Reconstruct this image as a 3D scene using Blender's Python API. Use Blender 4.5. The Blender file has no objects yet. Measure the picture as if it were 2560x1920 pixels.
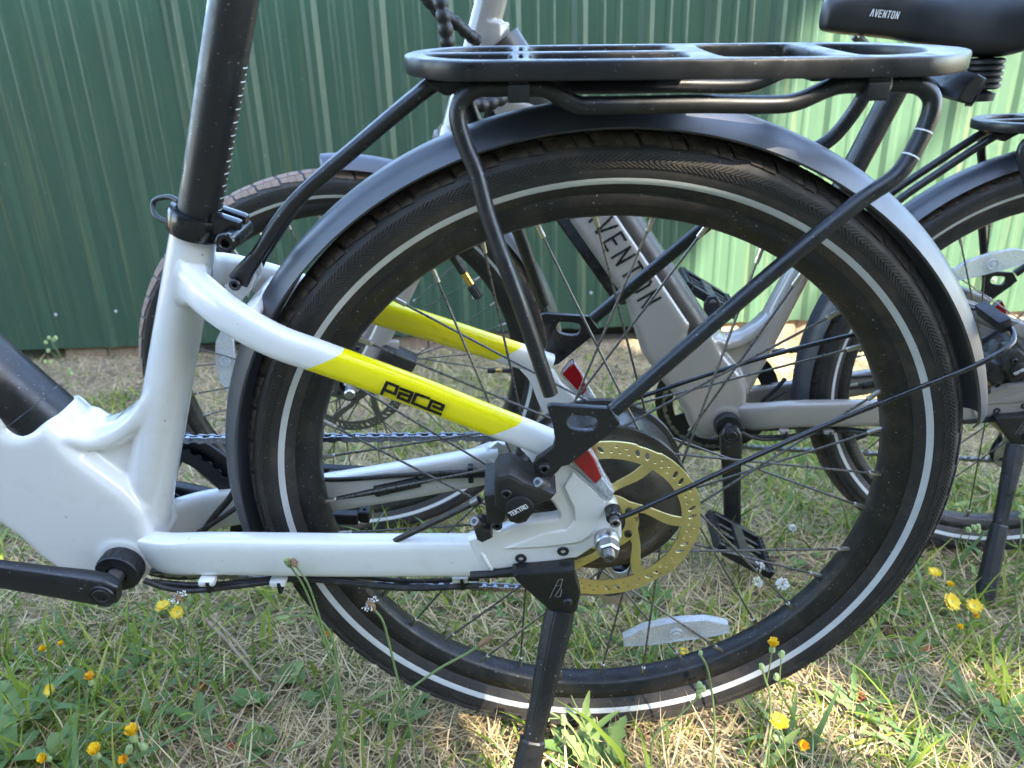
import bpy, bmesh, math, random
import numpy as np
from mathutils import Vector, Matrix, Euler
random.seed(7)
RNG = np.random.default_rng(11)
R = math.radians
scene = bpy.context.scene
COL = scene.collection

# ------------------------------------------------------------------ camera
cam_d = bpy.data.cameras.new('camera')
cam = bpy.data.objects.new('camera', cam_d)
COL.objects.link(cam)
CAM_M = [[0.999756, 0.011207, -0.019043], [-0.013597, -0.367305, -0.930001], [-0.017417, 0.930033, -0.367063]]
CAM_P = [-0.07208, -0.65236, 0.70998]
right, down, fwd = [Vector(v) for v in CAM_M]
m = Matrix((right, -down, -fwd)).transposed().to_4x4()
m.translation = Vector(CAM_P)
cam.matrix_world = m
cam_d.sensor_width = 36.0
cam_d.lens = 36.0 * 1850 / 2560
cam_d.clip_start = 0.02
cam_d.clip_end = 400
cam_d.dof.use_dof = True
cam_d.dof.focus_distance = 0.72
cam_d.dof.aperture_fstop = 9.0
scene.camera = cam

# ------------------------------------------------------------------ world, sun, exposure
SUN_DIR = Vector((0.42, -0.62, 0.66)).normalized()      # towards the sun
world = bpy.data.worlds.new('World')
scene.world = world
world.use_nodes = True
wn = world.node_tree.nodes
wl = world.node_tree.links
wn.clear()
sky = wn.new('ShaderNodeTexSky')
sky.sky_type = 'NISHITA'
sky.sun_disc = False
sky.sun_elevation = math.asin(SUN_DIR.z)
sky.sun_rotation = math.atan2(SUN_DIR.x, SUN_DIR.y)
sky.air_density = 1.0
sky.dust_density = 0.7
sky.ozone_density = 0.5
bg = wn.new('ShaderNodeBackground')
bg.inputs['Strength'].default_value = 0.150
wo = wn.new('ShaderNodeOutputWorld')
wl.new(sky.outputs[0], bg.inputs[0])
wl.new(bg.outputs[0], wo.inputs[0])
sun_d = bpy.data.lights.new('sun', 'SUN')
sun_d.energy = 5.0
sun_d.angle = R(0.53)
sun_d.color = (1.0, 0.90, 0.74)
sun = bpy.data.objects.new('sun', sun_d)
sun.rotation_euler = SUN_DIR.to_track_quat('Z', 'Y').to_euler()
sun.location = SUN_DIR * 12
COL.objects.link(sun)
vs = scene.view_settings
vs.view_transform = 'Standard'
vs.look = 'None'
vs.gamma = 1.0
vs.use_curve_mapping = False
vs.exposure = 3.3

# ------------------------------------------------------------------ materials
def nodes_of(name):
    mt = bpy.data.materials.new(name)
    mt.use_nodes = True
    nt = mt.node_tree
    return mt, nt, nt.nodes['Principled BSDF']

def ramp(nt, fac, stops):
    r = nt.nodes.new('ShaderNodeValToRGB')
    e = r.color_ramp.elements
    while len(e) < len(stops):
        e.new(0.5)
    for k, (p, c) in enumerate(stops):
        e[k].position = p
        e[k].color = (*c, 1) if len(c) == 3 else c
    nt.links.new(fac, r.inputs[0])
    return r.outputs[0]

def noise(nt, scale, detail=4, rough=0.55, coord='Object', stretch=None, dist=0.0):
    tc = nt.nodes.new('ShaderNodeTexCoord')
    n = nt.nodes.new('ShaderNodeTexNoise')
    n.inputs['Scale'].default_value = scale
    n.inputs['Detail'].default_value = detail
    n.inputs['Roughness'].default_value = rough
    n.inputs['Distortion'].default_value = dist
    src = tc.outputs[coord]
    if stretch:
        mp = nt.nodes.new('ShaderNodeMapping')
        mp.inputs['Scale'].default_value = stretch
        nt.links.new(src, mp.inputs[0])
        src = mp.outputs[0]
    nt.links.new(src, n.inputs['Vector'])
    return n.outputs['Fac']

def mixc(nt, fac, a, b):
    mx = nt.nodes.new('ShaderNodeMix')
    mx.data_type = 'RGBA'
    for inp, v in ((mx.inputs[0], fac), (mx.inputs[6], a), (mx.inputs[7], b)):
        if isinstance(v, (int, float)):
            inp.default_value = v
        elif isinstance(v, tuple):
            inp.default_value = (*v, 1)
        else:
            nt.links.new(v, inp)
    return mx.outputs[2]

def bump(nt, bsdf, fac, strength, dist=0.001):
    b = nt.nodes.new('ShaderNodeBump')
    b.inputs['Strength'].default_value = strength
    b.inputs['Distance'].default_value = dist
    nt.links.new(fac, b.inputs['Height'])
    nt.links.new(b.outputs[0], bsdf.inputs['Normal'])

def surf(name, col, rough=0.5, metal=0.0, dirt=None, dirt_amt=0.35, dirt_scale=60, grain=0.0, grain_scale=900,
         coat=0.0, speck=None, rough_var=0.12, spec=None, sheen=0.0):
    """paint, plastic, rubber or metal with uneven dust, a fine grain and small scuffs"""
    mt, nt, b = nodes_of(name)
    c = None
    if dirt is not None:
        n = noise(nt, dirt_scale, 6, 0.62)
        f = ramp(nt, n, [(0.48, (0, 0, 0)), (0.78, (dirt_amt,) * 3)])
        c = mixc(nt, f, col, dirt)
    else:
        n = noise(nt, dirt_scale, 5, 0.6)
        c = mixc(nt, ramp(nt, n, [(0.3, (0, 0, 0)), (0.7, (0.5,) * 3)]), col, tuple(v * 0.86 for v in col))
    if speck is not None:
        n2 = noise(nt, 420, 2, 0.5)
        f2 = ramp(nt, n2, [(0.70, (0, 0, 0)), (0.735, (0.8,) * 3)])
        c = mixc(nt, f2, c, speck)
    nt.links.new(c, b.inputs['Base Color'])
    n3 = noise(nt, dirt_scale * 1.7, 4, 0.6)
    rr = nt.nodes.new('ShaderNodeMapRange')
    rr.inputs[1].default_value = 0.3
    rr.inputs[2].default_value = 0.7
    rr.inputs[3].default_value = max(0.03, rough - rough_var)
    rr.inputs[4].default_value = min(1, rough + rough_var)
    nt.links.new(n3, rr.inputs[0])
    nt.links.new(rr.outputs[0], b.inputs['Roughness'])
    b.inputs['Metallic'].default_value = metal
    if spec is not None:
        b.inputs['Specular IOR Level'].default_value = spec
    b.inputs['Coat Weight'].default_value = coat
    b.inputs['Coat Roughness'].default_value = 0.06
    if grain:
        bump(nt, b, noise(nt, grain_scale, 3, 0.6), grain, 0.0004)
    return mt

MAT = {}
DUST = (0.22, 0.17, 0.12)
MAT['satin_black'] = surf('satin_black', (0.009, 0.009, 0.010), 0.38, dirt=DUST, dirt_amt=0.04, dirt_scale=35, grain=0.12, speck=(0.25, 0.24, 0.22), spec=0.6)
MAT['fender_black'] = surf('fender_black', (0.030, 0.033, 0.043), 0.44, dirt=DUST, dirt_amt=0.10, dirt_scale=22, grain=0.04, grain_scale=1500, spec=1.0, rough_var=0.05)
MAT['gloss_black'] = surf('gloss_black', (0.007, 0.007, 0.008), 0.24, dirt=DUST, dirt_amt=0.05, coat=0.2)
MAT['plain_black'] = surf('plain_black', (0.008, 0.008, 0.009), 0.5, dirt=DUST, dirt_amt=0.06, dirt_scale=80, grain=0.2)
MAT['rubber'] = surf('rubber', (0.024, 0.022, 0.021), 0.62, dirt=(0.16, 0.115, 0.08), dirt_amt=0.42, dirt_scale=24, grain=0.25, speck=(0.22, 0.19, 0.16))
MAT['dusty_rubber'] = surf('dusty_rubber', (0.062, 0.047, 0.039), 0.85, dirt=(0.24, 0.17, 0.12), dirt_amt=0.75, dirt_scale=70, grain=0.4)
MAT['brown_rubber'] = surf('brown_rubber', (0.22, 0.155, 0.115), 0.9, dirt=(0.30, 0.21, 0.15), dirt_amt=0.8, dirt_scale=60, grain=0.4)
MAT['rim_black'] = surf('rim_black', (0.012, 0.011, 0.011), 0.42, dirt=(0.16, 0.12, 0.08), dirt_amt=0.22, dirt_scale=45, grain=0.2, speck=(0.35, 0.31, 0.27))
MAT['rib_rubber'] = surf('rib_rubber', (0.040, 0.037, 0.034), 0.5, dirt=(0.16, 0.12, 0.09), dirt_amt=0.3)  # lighter than the tyre: dust, plus the sheen on the ribs put into colour
MAT['rim_dust'] = surf('rim_dust', (0.075, 0.062, 0.050), 0.7)
MAT['reflective_grey'] = surf('reflective_grey', (0.52, 0.53, 0.52), 0.45, dirt=(0.3, 0.27, 0.23), dirt_amt=0.3)
MAT['spoke_black'] = surf('spoke_black', (0.13, 0.12, 0.11), 0.32, metal=0.6, dirt=DUST, dirt_amt=0.4, dirt_scale=120)
MAT['nickel'] = surf('nickel', (0.55, 0.50, 0.42), 0.33, metal=1.0, dirt=(0.2, 0.15, 0.1), dirt_amt=0.5, dirt_scale=200)
MAT['brass'] = surf('brass', (0.62, 0.40, 0.12), 0.25, metal=1.0)
MAT['steel'] = surf('steel', (0.52, 0.52, 0.53), 0.35, metal=1.0, dirt=(0.25, 0.22, 0.18), dirt_amt=0.3)
MAT['dark_steel'] = surf('dark_steel', (0.20, 0.19, 0.18), 0.42, metal=0.9, dirt=(0.08, 0.07, 0.06), dirt_amt=0.6, dirt_scale=200)
MAT['chain_steel'] = surf('chain_steel', (0.36, 0.37, 0.40), 0.34, metal=1.0, dirt=(0.04, 0.035, 0.03), dirt_amt=0.7, dirt_scale=260)
MAT['rotor_gold'] = surf('rotor_gold', (0.93, 0.76, 0.34), 0.38, metal=0.9, dirt=(0.66, 0.48, 0.17), dirt_amt=0.4, dirt_scale=60, grain=0.10, grain_scale=700)
MAT['rotor_shaded'] = surf('rotor_shaded', (0.20, 0.19, 0.17), 0.45, metal=0.9)  # front disc: its shaded look is put into the dark base colour
MAT['motor_black'] = surf('motor_black', (0.050, 0.046, 0.042), 0.32, metal=0.5, dirt=(0.20, 0.16, 0.12), dirt_amt=0.25, dirt_scale=30, grain=0.12)
MAT['red_reflector'] = surf('red_reflector', (0.30, 0.008, 0.010), 0.18, coat=0.5, grain=0.3, grain_scale=1800)
MAT['cable_black'] = surf('cable_black', (0.020, 0.018, 0.017), 0.5, dirt=DUST, dirt_amt=0.35, dirt_scale=90)
MAT['caliper'] = surf('caliper', (0.018, 0.016, 0.015), 0.45, dirt=(0.2, 0.16, 0.12), dirt_amt=0.15, dirt_scale=60, grain=0.25)
MAT['ink_black'] = surf('ink_black', (0.006, 0.006, 0.006), 0.3)
MAT['ink_white'] = surf('ink_white', (0.72, 0.72, 0.70), 0.5)
MAT['ink_grey'] = surf('ink_grey', (0.22, 0.21, 0.20), 0.6)
MAT['saddle_skin'] = surf('saddle_skin', (0.012, 0.012, 0.014), 0.40, dirt=DUST, dirt_amt=0.07, dirt_scale=14, grain=0.25, grain_scale=1300, spec=0.6)
MAT['tube_grey'] = surf('tube_grey', (0.060, 0.055, 0.048), 0.38, metal=0.35, dirt=DUST, dirt_amt=0.1, grain=0.06)

def clear_plastic():
    mt, nt, b = nodes_of('clear_reflector')
    tc = nt.nodes.new('ShaderNodeTexCoord')
    mp = nt.nodes.new('ShaderNodeMapping')
    mp.inputs['Scale'].default_value = (700, 700, 700)
    ck = nt.nodes.new('ShaderNodeTexVoronoi')
    ck.inputs['Scale'].default_value = 1.0
    nt.links.new(tc.outputs['Object'], mp.inputs[0])
    nt.links.new(mp.outputs[0], ck.inputs['Vector'])
    c = ramp(nt, ck.outputs['Distance'], [(0.1, (0.55, 0.58, 0.60)), (0.7, (0.86, 0.88, 0.90))])
    nt.links.new(c, b.inputs['Base Color'])
    b.inputs['Roughness'].default_value = 0.12
    b.inputs['Transmission Weight'].default_value = 0.55
    b.inputs['IOR'].default_value = 1.49
    bump(nt, b, ck.outputs['Distance'], 0.6, 0.0006)
    return mt
MAT['clear_reflector'] = clear_plastic()

def frame_paint(name, col, dirt_col):
    mt, nt, b = nodes_of(name)
    n = noise(nt, 26, 6, 0.65)
    c = mixc(nt, ramp(nt, n, [(0.52, (0, 0, 0)), (0.85, (0.35,) * 3)]), col, dirt_col)
    n2 = noise(nt, 170, 3, 0.5, stretch=(1, 1, 0.35))
    c = mixc(nt, ramp(nt, n2, [(0.735, (0, 0, 0)), (0.76, (0.75,) * 3)]), c, (0.06, 0.05, 0.04))
    # grime that collects low on the frame, near hub and crank
    n3 = noise(nt, 95, 6, 0.7)
    c = mixc(nt, ramp(nt, n3, [(0.62, (0, 0, 0)), (0.82, (0.30,) * 3)]), c, (0.25, 0.19, 0.13))
    nt.links.new(c, b.inputs['Base Color'])
    b.inputs['Roughness'].default_value = 0.20
    b.inputs['Coat Weight'].default_value = 0.8
    b.inputs['Coat Roughness'].default_value = 0.07
    bump(nt, b, noise(nt, 14, 3, 0.5), 0.06, 0.004)
    return mt
MAT['white_paint'] = frame_paint('white_paint', (0.73, 0.715, 0.68), (0.50, 0.46, 0.39))
MAT['grey_paint'] = frame_paint('grey_paint', (0.262, 0.238, 0.208), (0.20, 0.18, 0.15))

def stay_paint(name, base, band):
    """seat stay: base colour with one slanted coloured band (object space)"""
    mt, nt, b = nodes_of(name)
    tc = nt.nodes.new('ShaderNodeTexCoord')
    dt = nt.nodes.new('ShaderNodeVectorMath')
    dt.operation = 'DOT_PRODUCT'
    dt.inputs[1].default_value = (0.407, 0.0, -0.914)
    nt.links.new(tc.outputs['Object'], dt.inputs[0])
    def step(edge, gt):
        s = nt.nodes.new('ShaderNodeMath')
        s.operation = 'GREATER_THAN' if gt else 'LESS_THAN'
        s.inputs[1].default_value = edge
        nt.links.new(dt.outputs['Value'], s.inputs[0])
        return s.outputs[0]
    mu = nt.nodes.new('ShaderNodeMath')
    mu.operation = 'MULTIPLY'
    nt.links.new(step(-0.2573, True), mu.inputs[0])
    nt.links.new(step(-0.1430, False), mu.inputs[1])
    n = noise(nt, 30, 6, 0.65)
    dusty = mixc(nt, ramp(nt, n, [(0.5, (0, 0, 0)), (0.85, (0.3,) * 3)]), base, tuple(v * 0.72 for v in base))
    n2 = noise(nt, 170, 3, 0.5)
    dusty = mixc(nt, ramp(nt, n2, [(0.735, (0, 0, 0)), (0.76, (0.7,) * 3)]), dusty, (0.06, 0.05, 0.04))
    yel = mixc(nt, ramp(nt, n, [(0.5, (0, 0, 0)), (0.9, (0.35,) * 3)]), band, tuple(v * 0.8 for v in band))
    c = mixc(nt, mu.outputs[0], dusty, yel)
    nt.links.new(c, b.inputs['Base Color'])
    b.inputs['Roughness'].default_value = 0.22
    b.inputs['Coat Weight'].default_value = 0.5
    b.inputs['Coat Roughness'].default_value = 0.06
    return mt
MAT['white_stay'] = stay_paint('white_stay', (0.73, 0.715, 0.68), (0.80, 0.69, 0.004))
MAT['grey_stay'] = stay_paint('grey_stay', (0.262, 0.238, 0.208), (0.10, 0.10, 0.10))

def wall_paint():
    mt, nt, b = nodes_of('green_wall_paint')
    n = noise(nt, 3.0, 5, 0.6, stretch=(6, 1, 0.35))
    c = mixc(nt, n, (0.060, 0.134, 0.084), (0.094, 0.170, 0.108))
    n2 = noise(nt, 26, 4, 0.6, stretch=(1.4, 1, 0.035))
    c = mixc(nt, ramp(nt, n2, [(0.56, (0, 0, 0)), (0.76, (0.7,) * 3)]), c, (0.27, 0.27, 0.13))
    n3 = noise(nt, 55, 2, 0.5)
    c = mixc(nt, ramp(nt, n3, [(0.74, (0, 0, 0)), (0.78, (0.6,) * 3)]), c, (0.3, 0.34, 0.3))
    nt.links.new(c, b.inputs['Base Color'])
    b.inputs['Roughness'].default_value = 0.36
    b.inputs['Specular IOR Level'].default_value = 0.6
    bump(nt, b, noise(nt, 9, 3, 0.5, stretch=(1, 1, 0.3)), 0.12, 0.004)
    return mt
MAT['green_wall'] = wall_paint()
MAT['screw_zinc'] = surf('screw_zinc', (0.55, 0.58, 0.58), 0.35, metal=0.6)

def wood(name, a, b_):
    mt, nt, b = nodes_of(name)
    n = noise(nt, 9, 6, 0.65, stretch=(6, 6, 0.6), dist=1.0)
    nt.links.new(mixc(nt, n, a, b_), b.inputs['Base Color'])
    b.inputs['Roughness'].default_value = 0.85
    bump(nt, b, n, 0.5, 0.004)
    return mt
MAT['weathered_wood'] = wood('weathered_wood', (0.10, 0.065, 0.040), (0.34, 0.25, 0.17))
MAT['bark'] = wood('bark', (0.05, 0.035, 0.025), (0.16, 0.12, 0.09))
MAT['shade_dark'] = surf('shade_dark', (0.02, 0.016, 0.012), 0.95)  # near-black that stands in for shade, behind the gap and inside the leaves

def soil():
    mt, nt, b = nodes_of('lawn_soil')
    n = noise(nt, 5.5, 6, 0.62)
    n2 = noise(nt, 60, 5, 0.7)
    c = mixc(nt, ramp(nt, n, [(0.40, (0, 0, 0)), (0.60, (1, 1, 1))]), (0.075, 0.050, 0.032), (0.22, 0.16, 0.10))
    c = mixc(nt, ramp(nt, n2, [(0.40, (0, 0, 0)), (0.66, (1, 1, 1))]), c, (0.42, 0.33, 0.22))
    n4 = noise(nt, 2.2, 4, 0.6)
    c = mixc(nt, ramp(nt, n4, [(0.46, (0, 0, 0)), (0.62, (0.6,) * 3)]), c, (0.10, 0.13, 0.045))
    nt.links.new(c, b.inputs['Base Color'])
    b.inputs['Roughness'].default_value = 0.95
    b.inputs['Specular IOR Level'].default_value = 0.15
    bump(nt, b, noise(nt, 120, 5, 0.7), 0.9, 0.012)
    return mt
MAT['soil'] = soil()

def foliage(name, stops, rough=0.5, trans=0.35):
    """leaf material; each blade carries its own 'tint' value"""
    mt, nt, b = nodes_of(name)
    at = nt.nodes.new('ShaderNodeAttribute')
    at.attribute_name = 'tint'
    c = ramp(nt, at.outputs['Fac'], stops)
    nt.links.new(c, b.inputs['Base Color'])
    b.inputs['Roughness'].default_value = rough
    b.inputs['Specular IOR Level'].default_value = 0.18
    tr = nt.nodes.new('ShaderNodeBsdfTranslucent')
    nt.links.new(c, tr.inputs['Color'])
    mx = nt.nodes.new('ShaderNodeMixShader')
    mx.inputs[0].default_value = trans
    nt.links.new(b.outputs[0], mx.inputs[1])
    nt.links.new(tr.outputs[0], mx.inputs[2])
    nt.links.new(mx.outputs[0], nt.nodes['Material Output'].inputs['Surface'])
    return mt
MAT['grass'] = foliage('grass', [(0.0, (0.085, 0.135, 0.016)), (0.45, (0.175, 0.240, 0.030)), (0.8, (0.30, 0.345, 0.052)), (1.0, (0.47, 0.42, 0.11))])
MAT['straw'] = foliage('straw', [(0.0, (0.22, 0.145, 0.070)), (0.5, (0.50, 0.37, 0.19)), (1.0, (0.74, 0.59, 0.34))], 0.7, 0.15)
MAT['weed_leaf'] = foliage('weed_leaf', [(0.0, (0.085, 0.155, 0.050)), (0.6, (0.155, 0.240, 0.080)), (1.0, (0.28, 0.35, 0.11))], 0.45, 0.3)
MAT['tree_leaf'] = foliage('tree_leaf', [(0.0, (0.03, 0.06, 0.015)), (1.0, (0.07, 0.11, 0.03))], 0.5, 0.10)
MAT['petal_yellow'] = surf('petal_yellow', (0.78, 0.50, 0.010), 0.55)
MAT['petal_orange'] = surf('petal_orange', (0.78, 0.40, 0.010), 0.55)
MAT['petal_white'] = surf('petal_white', (0.72, 0.70, 0.64), 0.6)
MAT['stem_green'] = surf('stem_green', (0.16, 0.22, 0.075), 0.5)
MAT['bud_green'] = surf('bud_green', (0.28, 0.35, 0.14), 0.6)
MAT['seed_brown'] = surf('seed_brown', (0.30, 0.19, 0.10), 0.85, grain=0.8, grain_scale=500)
MAT['cone_brown'] = surf('cone_brown', (0.13, 0.065, 0.035), 0.85, grain=0.6, grain_scale=400)
MAT['twig'] = surf('twig', (0.36, 0.25, 0.16), 0.85, grain=0.4)
MAT['bark_red'] = surf('bark_red', (0.30, 0.075, 0.025), 0.85, grain=0.5)

# ------------------------------------------------------------------ mesh helpers
def to_mesh(bm, name, smooth=True, angle=40):
    me = bpy.data.meshes.new(name)
    bm.normal_update()
    if smooth:
        lim = R(angle)
        for f in bm.faces:
            f.smooth = True
        for e in bm.edges:
            if len(e.link_faces) == 2 and e.calc_face_angle(0) > lim:
                e.smooth = False
    bm.to_mesh(me)
    bm.free()
    return me

def link(name, me, mat, parent=None, mtx=None):
    o = bpy.data.objects.new(name, me)
    COL.objects.link(o)
    if mat is not None:
        if len(me.materials) == 0:
            me.materials.append(None)
        o.material_slots[0].link = 'OBJECT'
        o.material_slots[0].material = MAT[mat]
    if parent is not None:
        o.parent = parent
    if mtx is not None:
        o.matrix_local = mtx
    return o

def tag(o, label=None, cat=None, group=None, kind=None):
    for k, v in (('label', label), ('category', cat), ('group', group), ('kind', kind)):
        if v:
            o[k] = v
    return o

def root_empty(name, mtx):
    o = bpy.data.objects.new(name, None)
    o.empty_display_size = 0.1
    COL.objects.link(o)
    o.matrix_world = mtx
    return o

def smooth_path(pts, n=6):
    """Catmull-Rom through the points"""
    P = [Vector(p) for p in pts]
    if len(P) < 3:
        return P
    out = []
    Q = [P[0] * 2 - P[1]] + P + [P[-1] * 2 - P[-2]]
    for i in range(1, len(Q) - 2):
        a, b, c, d = Q[i - 1], Q[i], Q[i + 1], Q[i + 2]
        for k in range(n):
            t = k / n
            out.append(0.5 * ((2 * b) + (c - a) * t + (2 * a - 5 * b + 4 * c - d) * t * t + (3 * b - a - 3 * c + d) * t ** 3))
    out.append(P[-1])
    return out

def sweep(bm, pts, section, caps=True, ref=Vector((0, 1, 0)), scale=None):
    """sweep a closed 2-D section (u along ref, v across) along the points"""
    P = [Vector(p) for p in pts]
    rings = []
    for i, p in enumerate(P):
        t = (P[min(i + 1, len(P) - 1)] - P[max(i - 1, 0)]).normalized()
        u = (ref - t * ref.dot(t))
        if u.length < 1e-4:
            u = Vector((0, 0, 1)) - t * t.z
        u.normalize()
        v = t.cross(u)
        sec = section(i / max(1, len(P) - 1)) if callable(section) else section
        rings.append([bm.verts.new(p + u * a + v * b) for a, b in sec])
    n = len(rings[0])
    for a, b in zip(rings, rings[1:]):
        for k in range(n):
            bm.faces.new((a[k], a[(k + 1) % n], b[(k + 1) % n], b[k]))
    if caps:
        bm.faces.new(list(reversed(rings[0])))
        bm.faces.new(rings[-1])
    return rings

def circle(r, n=12):
    return [(r * math.cos(2 * math.pi * k / n), r * math.sin(2 * math.pi * k / n)) for k in range(n)]

def rrect(a, b, e=3.2, n=24):
    """super-ellipse section, half sizes a (along ref) and b"""
    o = []
    for k in range(n):
        t = 2 * math.pi * k / n
        c, s = math.cos(t), math.sin(t)
        o.append((a * math.copysign(abs(c) ** (2 / e), c), b * math.copysign(abs(s) ** (2 / e), s)))
    return o

def tube_mesh(name, pts, r, n=12, smooth=0, taper=None):
    bm = bmesh.new()
    P = smooth_path(pts, smooth) if smooth else pts
    if taper:
        sweep(bm, P, lambda t: circle(r + (taper - r) * t, n))
    else:
        sweep(bm, P, circle(r, n))
    bmesh.ops.recalc_face_normals(bm, faces=bm.faces)
    return to_mesh(bm, name)

def lathe_into(bm, prof, n=64, closed=False):
    """profile (r, y) turned about the y axis"""
    rings = []
    for k in range(n):
        a = 2 * math.pi * k / n
        c, s = math.cos(a), math.sin(a)
        rings.append([bm.verts.new((r * c, y, r * s)) for r, y in prof])
    m = len(prof)
    for k in range(n):
        A, B = rings[k], rings[(k + 1) % n]
        for j in range(m if closed else m - 1):
            q = (j + 1) % m
            try:
                bm.faces.new((A[j], A[q], B[q], B[j]))
            except ValueError:
                pass

def lathe_mesh(name, prof, n=64, closed=False, centre=(0, 0), angle=40):
    bm = bmesh.new()
    lathe_into(bm, prof, n, closed)
    bmesh.ops.remove_doubles(bm, verts=bm.verts, dist=1e-7)
    bmesh.ops.recalc_face_normals(bm, faces=bm.faces)
    bmesh.ops.translate(bm, verts=bm.verts, vec=(centre[0], 0, centre[1]))
    return to_mesh(bm, name, angle=angle)

def plate_mesh(name, outline, y0, y1, holes=(), bev=0.0006, smooth_outline=False):
    """flat plate cut from an x-z outline with real holes, between y0 (camera side) and y1"""
    cu = bpy.data.curves.new(name, 'CURVE')
    cu.dimensions = '2D'
    cu.fill_mode = 'BOTH'
    th = abs(y1 - y0)
    cu.extrude = th / 2 - bev
    cu.bevel_depth = bev
    cu.bevel_resolution = 1
    cu.offset = -bev
    for loop in [outline] + list(holes):
        s = cu.splines.new('POLY')
        s.points.add(len(loop) - 1)
        for p, q in zip(s.points, loop):
            p.co = (q[0], q[1], 0, 1)
        s.use_cyclic_u = True
    o = bpy.data.objects.new(name, cu)
    COL.objects.link(o)
    dg = bpy.context.evaluated_depsgraph_get()
    me = bpy.data.meshes.new_from_object(o.evaluated_get(dg))
    bpy.data.objects.remove(o)
    bpy.data.curves.remove(cu)
    ym = (y0 + y1) / 2
    me.transform(Matrix(((1, 0, 0, 0), (0, 0, -1, ym), (0, 1, 0, 0), (0, 0, 0, 1))))
    bm = bmesh.new()
    bm.from_mesh(me)
    bpy.data.meshes.remove(me)
    bmesh.ops.remove_doubles(bm, verts=bm.verts, dist=1e-6)
    me = to_mesh(bm, name, angle=35)
    for p in me.polygons:
        if abs(p.normal.y) > .985:
            p.use_smooth = False
    return me

def box_into(bm, c, size, rot=None):
    r = bmesh.ops.create_cube(bm, size=1)
    vs_ = r['verts']
    bmesh.ops.scale(bm, verts=vs_, vec=size)
    if rot is not None:
        bmesh.ops.rotate(bm, verts=vs_, cent=(0, 0, 0), matrix=rot)
    bmesh.ops.translate(bm, verts=vs_, vec=c)
    return vs_

def box_mesh(name, c, size, rot=None, bev=0.0008):
    bm = bmesh.new()
    box_into(bm, c, size, rot)
    if bev:
        bmesh.ops.bevel(bm, geom=bm.edges[:], offset=bev, segments=2, affect='EDGES', profile=0.6)
    return to_mesh(bm, name, angle=50)

def cyl_mesh(name, p, q, r, n=20, bev=0.0006, r2=None):
    bm = bmesh.new()
    p, q = Vector(p), Vector(q)
    r2 = r if r2 is None else r2
    d = (q - p)
    L = d.length
    if bev:
        ks = [(0, r - bev), (bev / L, r), (1 - bev / L, r2), (1, r2 - bev)]
    else:
        ks = [(0, r), (1, r2)]
    t = d.normalized()
    ref = Vector((0, 1, 0)) if abs(t.y) < 0.9 else Vector((1, 0, 0))
    u = (ref - t * ref.dot(t)).normalized()
    v = t.cross(u)
    rings = [[bm.verts.new(p + d * k + (u * math.cos(2 * math.pi * i / n) + v * math.sin(2 * math.pi * i / n)) * rr_) for i in range(n)] for k, rr_ in ks]
    for a, b in zip(rings, rings[1:]):
        for i in range(n):
            bm.faces.new((a[i], a[(i + 1) % n], b[(i + 1) % n], b[i]))
    bm.faces.new(list(reversed(rings[0])))
    bm.faces.new(rings[-1])
    return to_mesh(bm, name)

def bolt_mesh(name, x, z, y0, y1, r, hexr=0.45, into=None):
    """socket-head bolt, axis along y, head face at y0 (camera side) with a hexagonal recess"""
    bm = bmesh.new()
    s = 1 if y1 > y0 else -1
    e = 0.15 * r
    prof = [(r, y1), (r, y0 + s * e), (r - e, y0), (r * 0.62, y0), (r * 0.58, y0 + s * e * 0.3)]
    n = 24
    rings = []
    for rr_, y in prof:
        rings.append([bm.verts.new((x + rr_ * math.cos(2 * math.pi * k / n), y, z + rr_ * math.sin(2 * math.pi * k / n))) for k in range(n)])
    def hexpt(k):
        a = 2 * math.pi * k / n
        q = ((a + math.pi / 6) % (math.pi / 3)) - math.pi / 6
        return r * hexr / math.cos(q) * 0.9, a
    for y in (y0 + s * e * 0.3, y0 + s * r * 0.8):
        ring = []
        for k in range(n):
            rr_, a = hexpt(k)
            ring.append(bm.verts.new((x + rr_ * math.cos(a), y, z + rr_ * math.sin(a))))
        rings.append(ring)
    for a, b in zip(rings, rings[1:]):
        for k in range(n):
            bm.faces.new((a[k], a[(k + 1) % n], b[(k + 1) % n], b[k]))
    bm.faces.new(rings[-1])
    bm.faces.new(list(reversed(rings[0])))
    bmesh.ops.recalc_face_normals(bm, faces=bm.faces)
    return to_mesh(bm, name)

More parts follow.
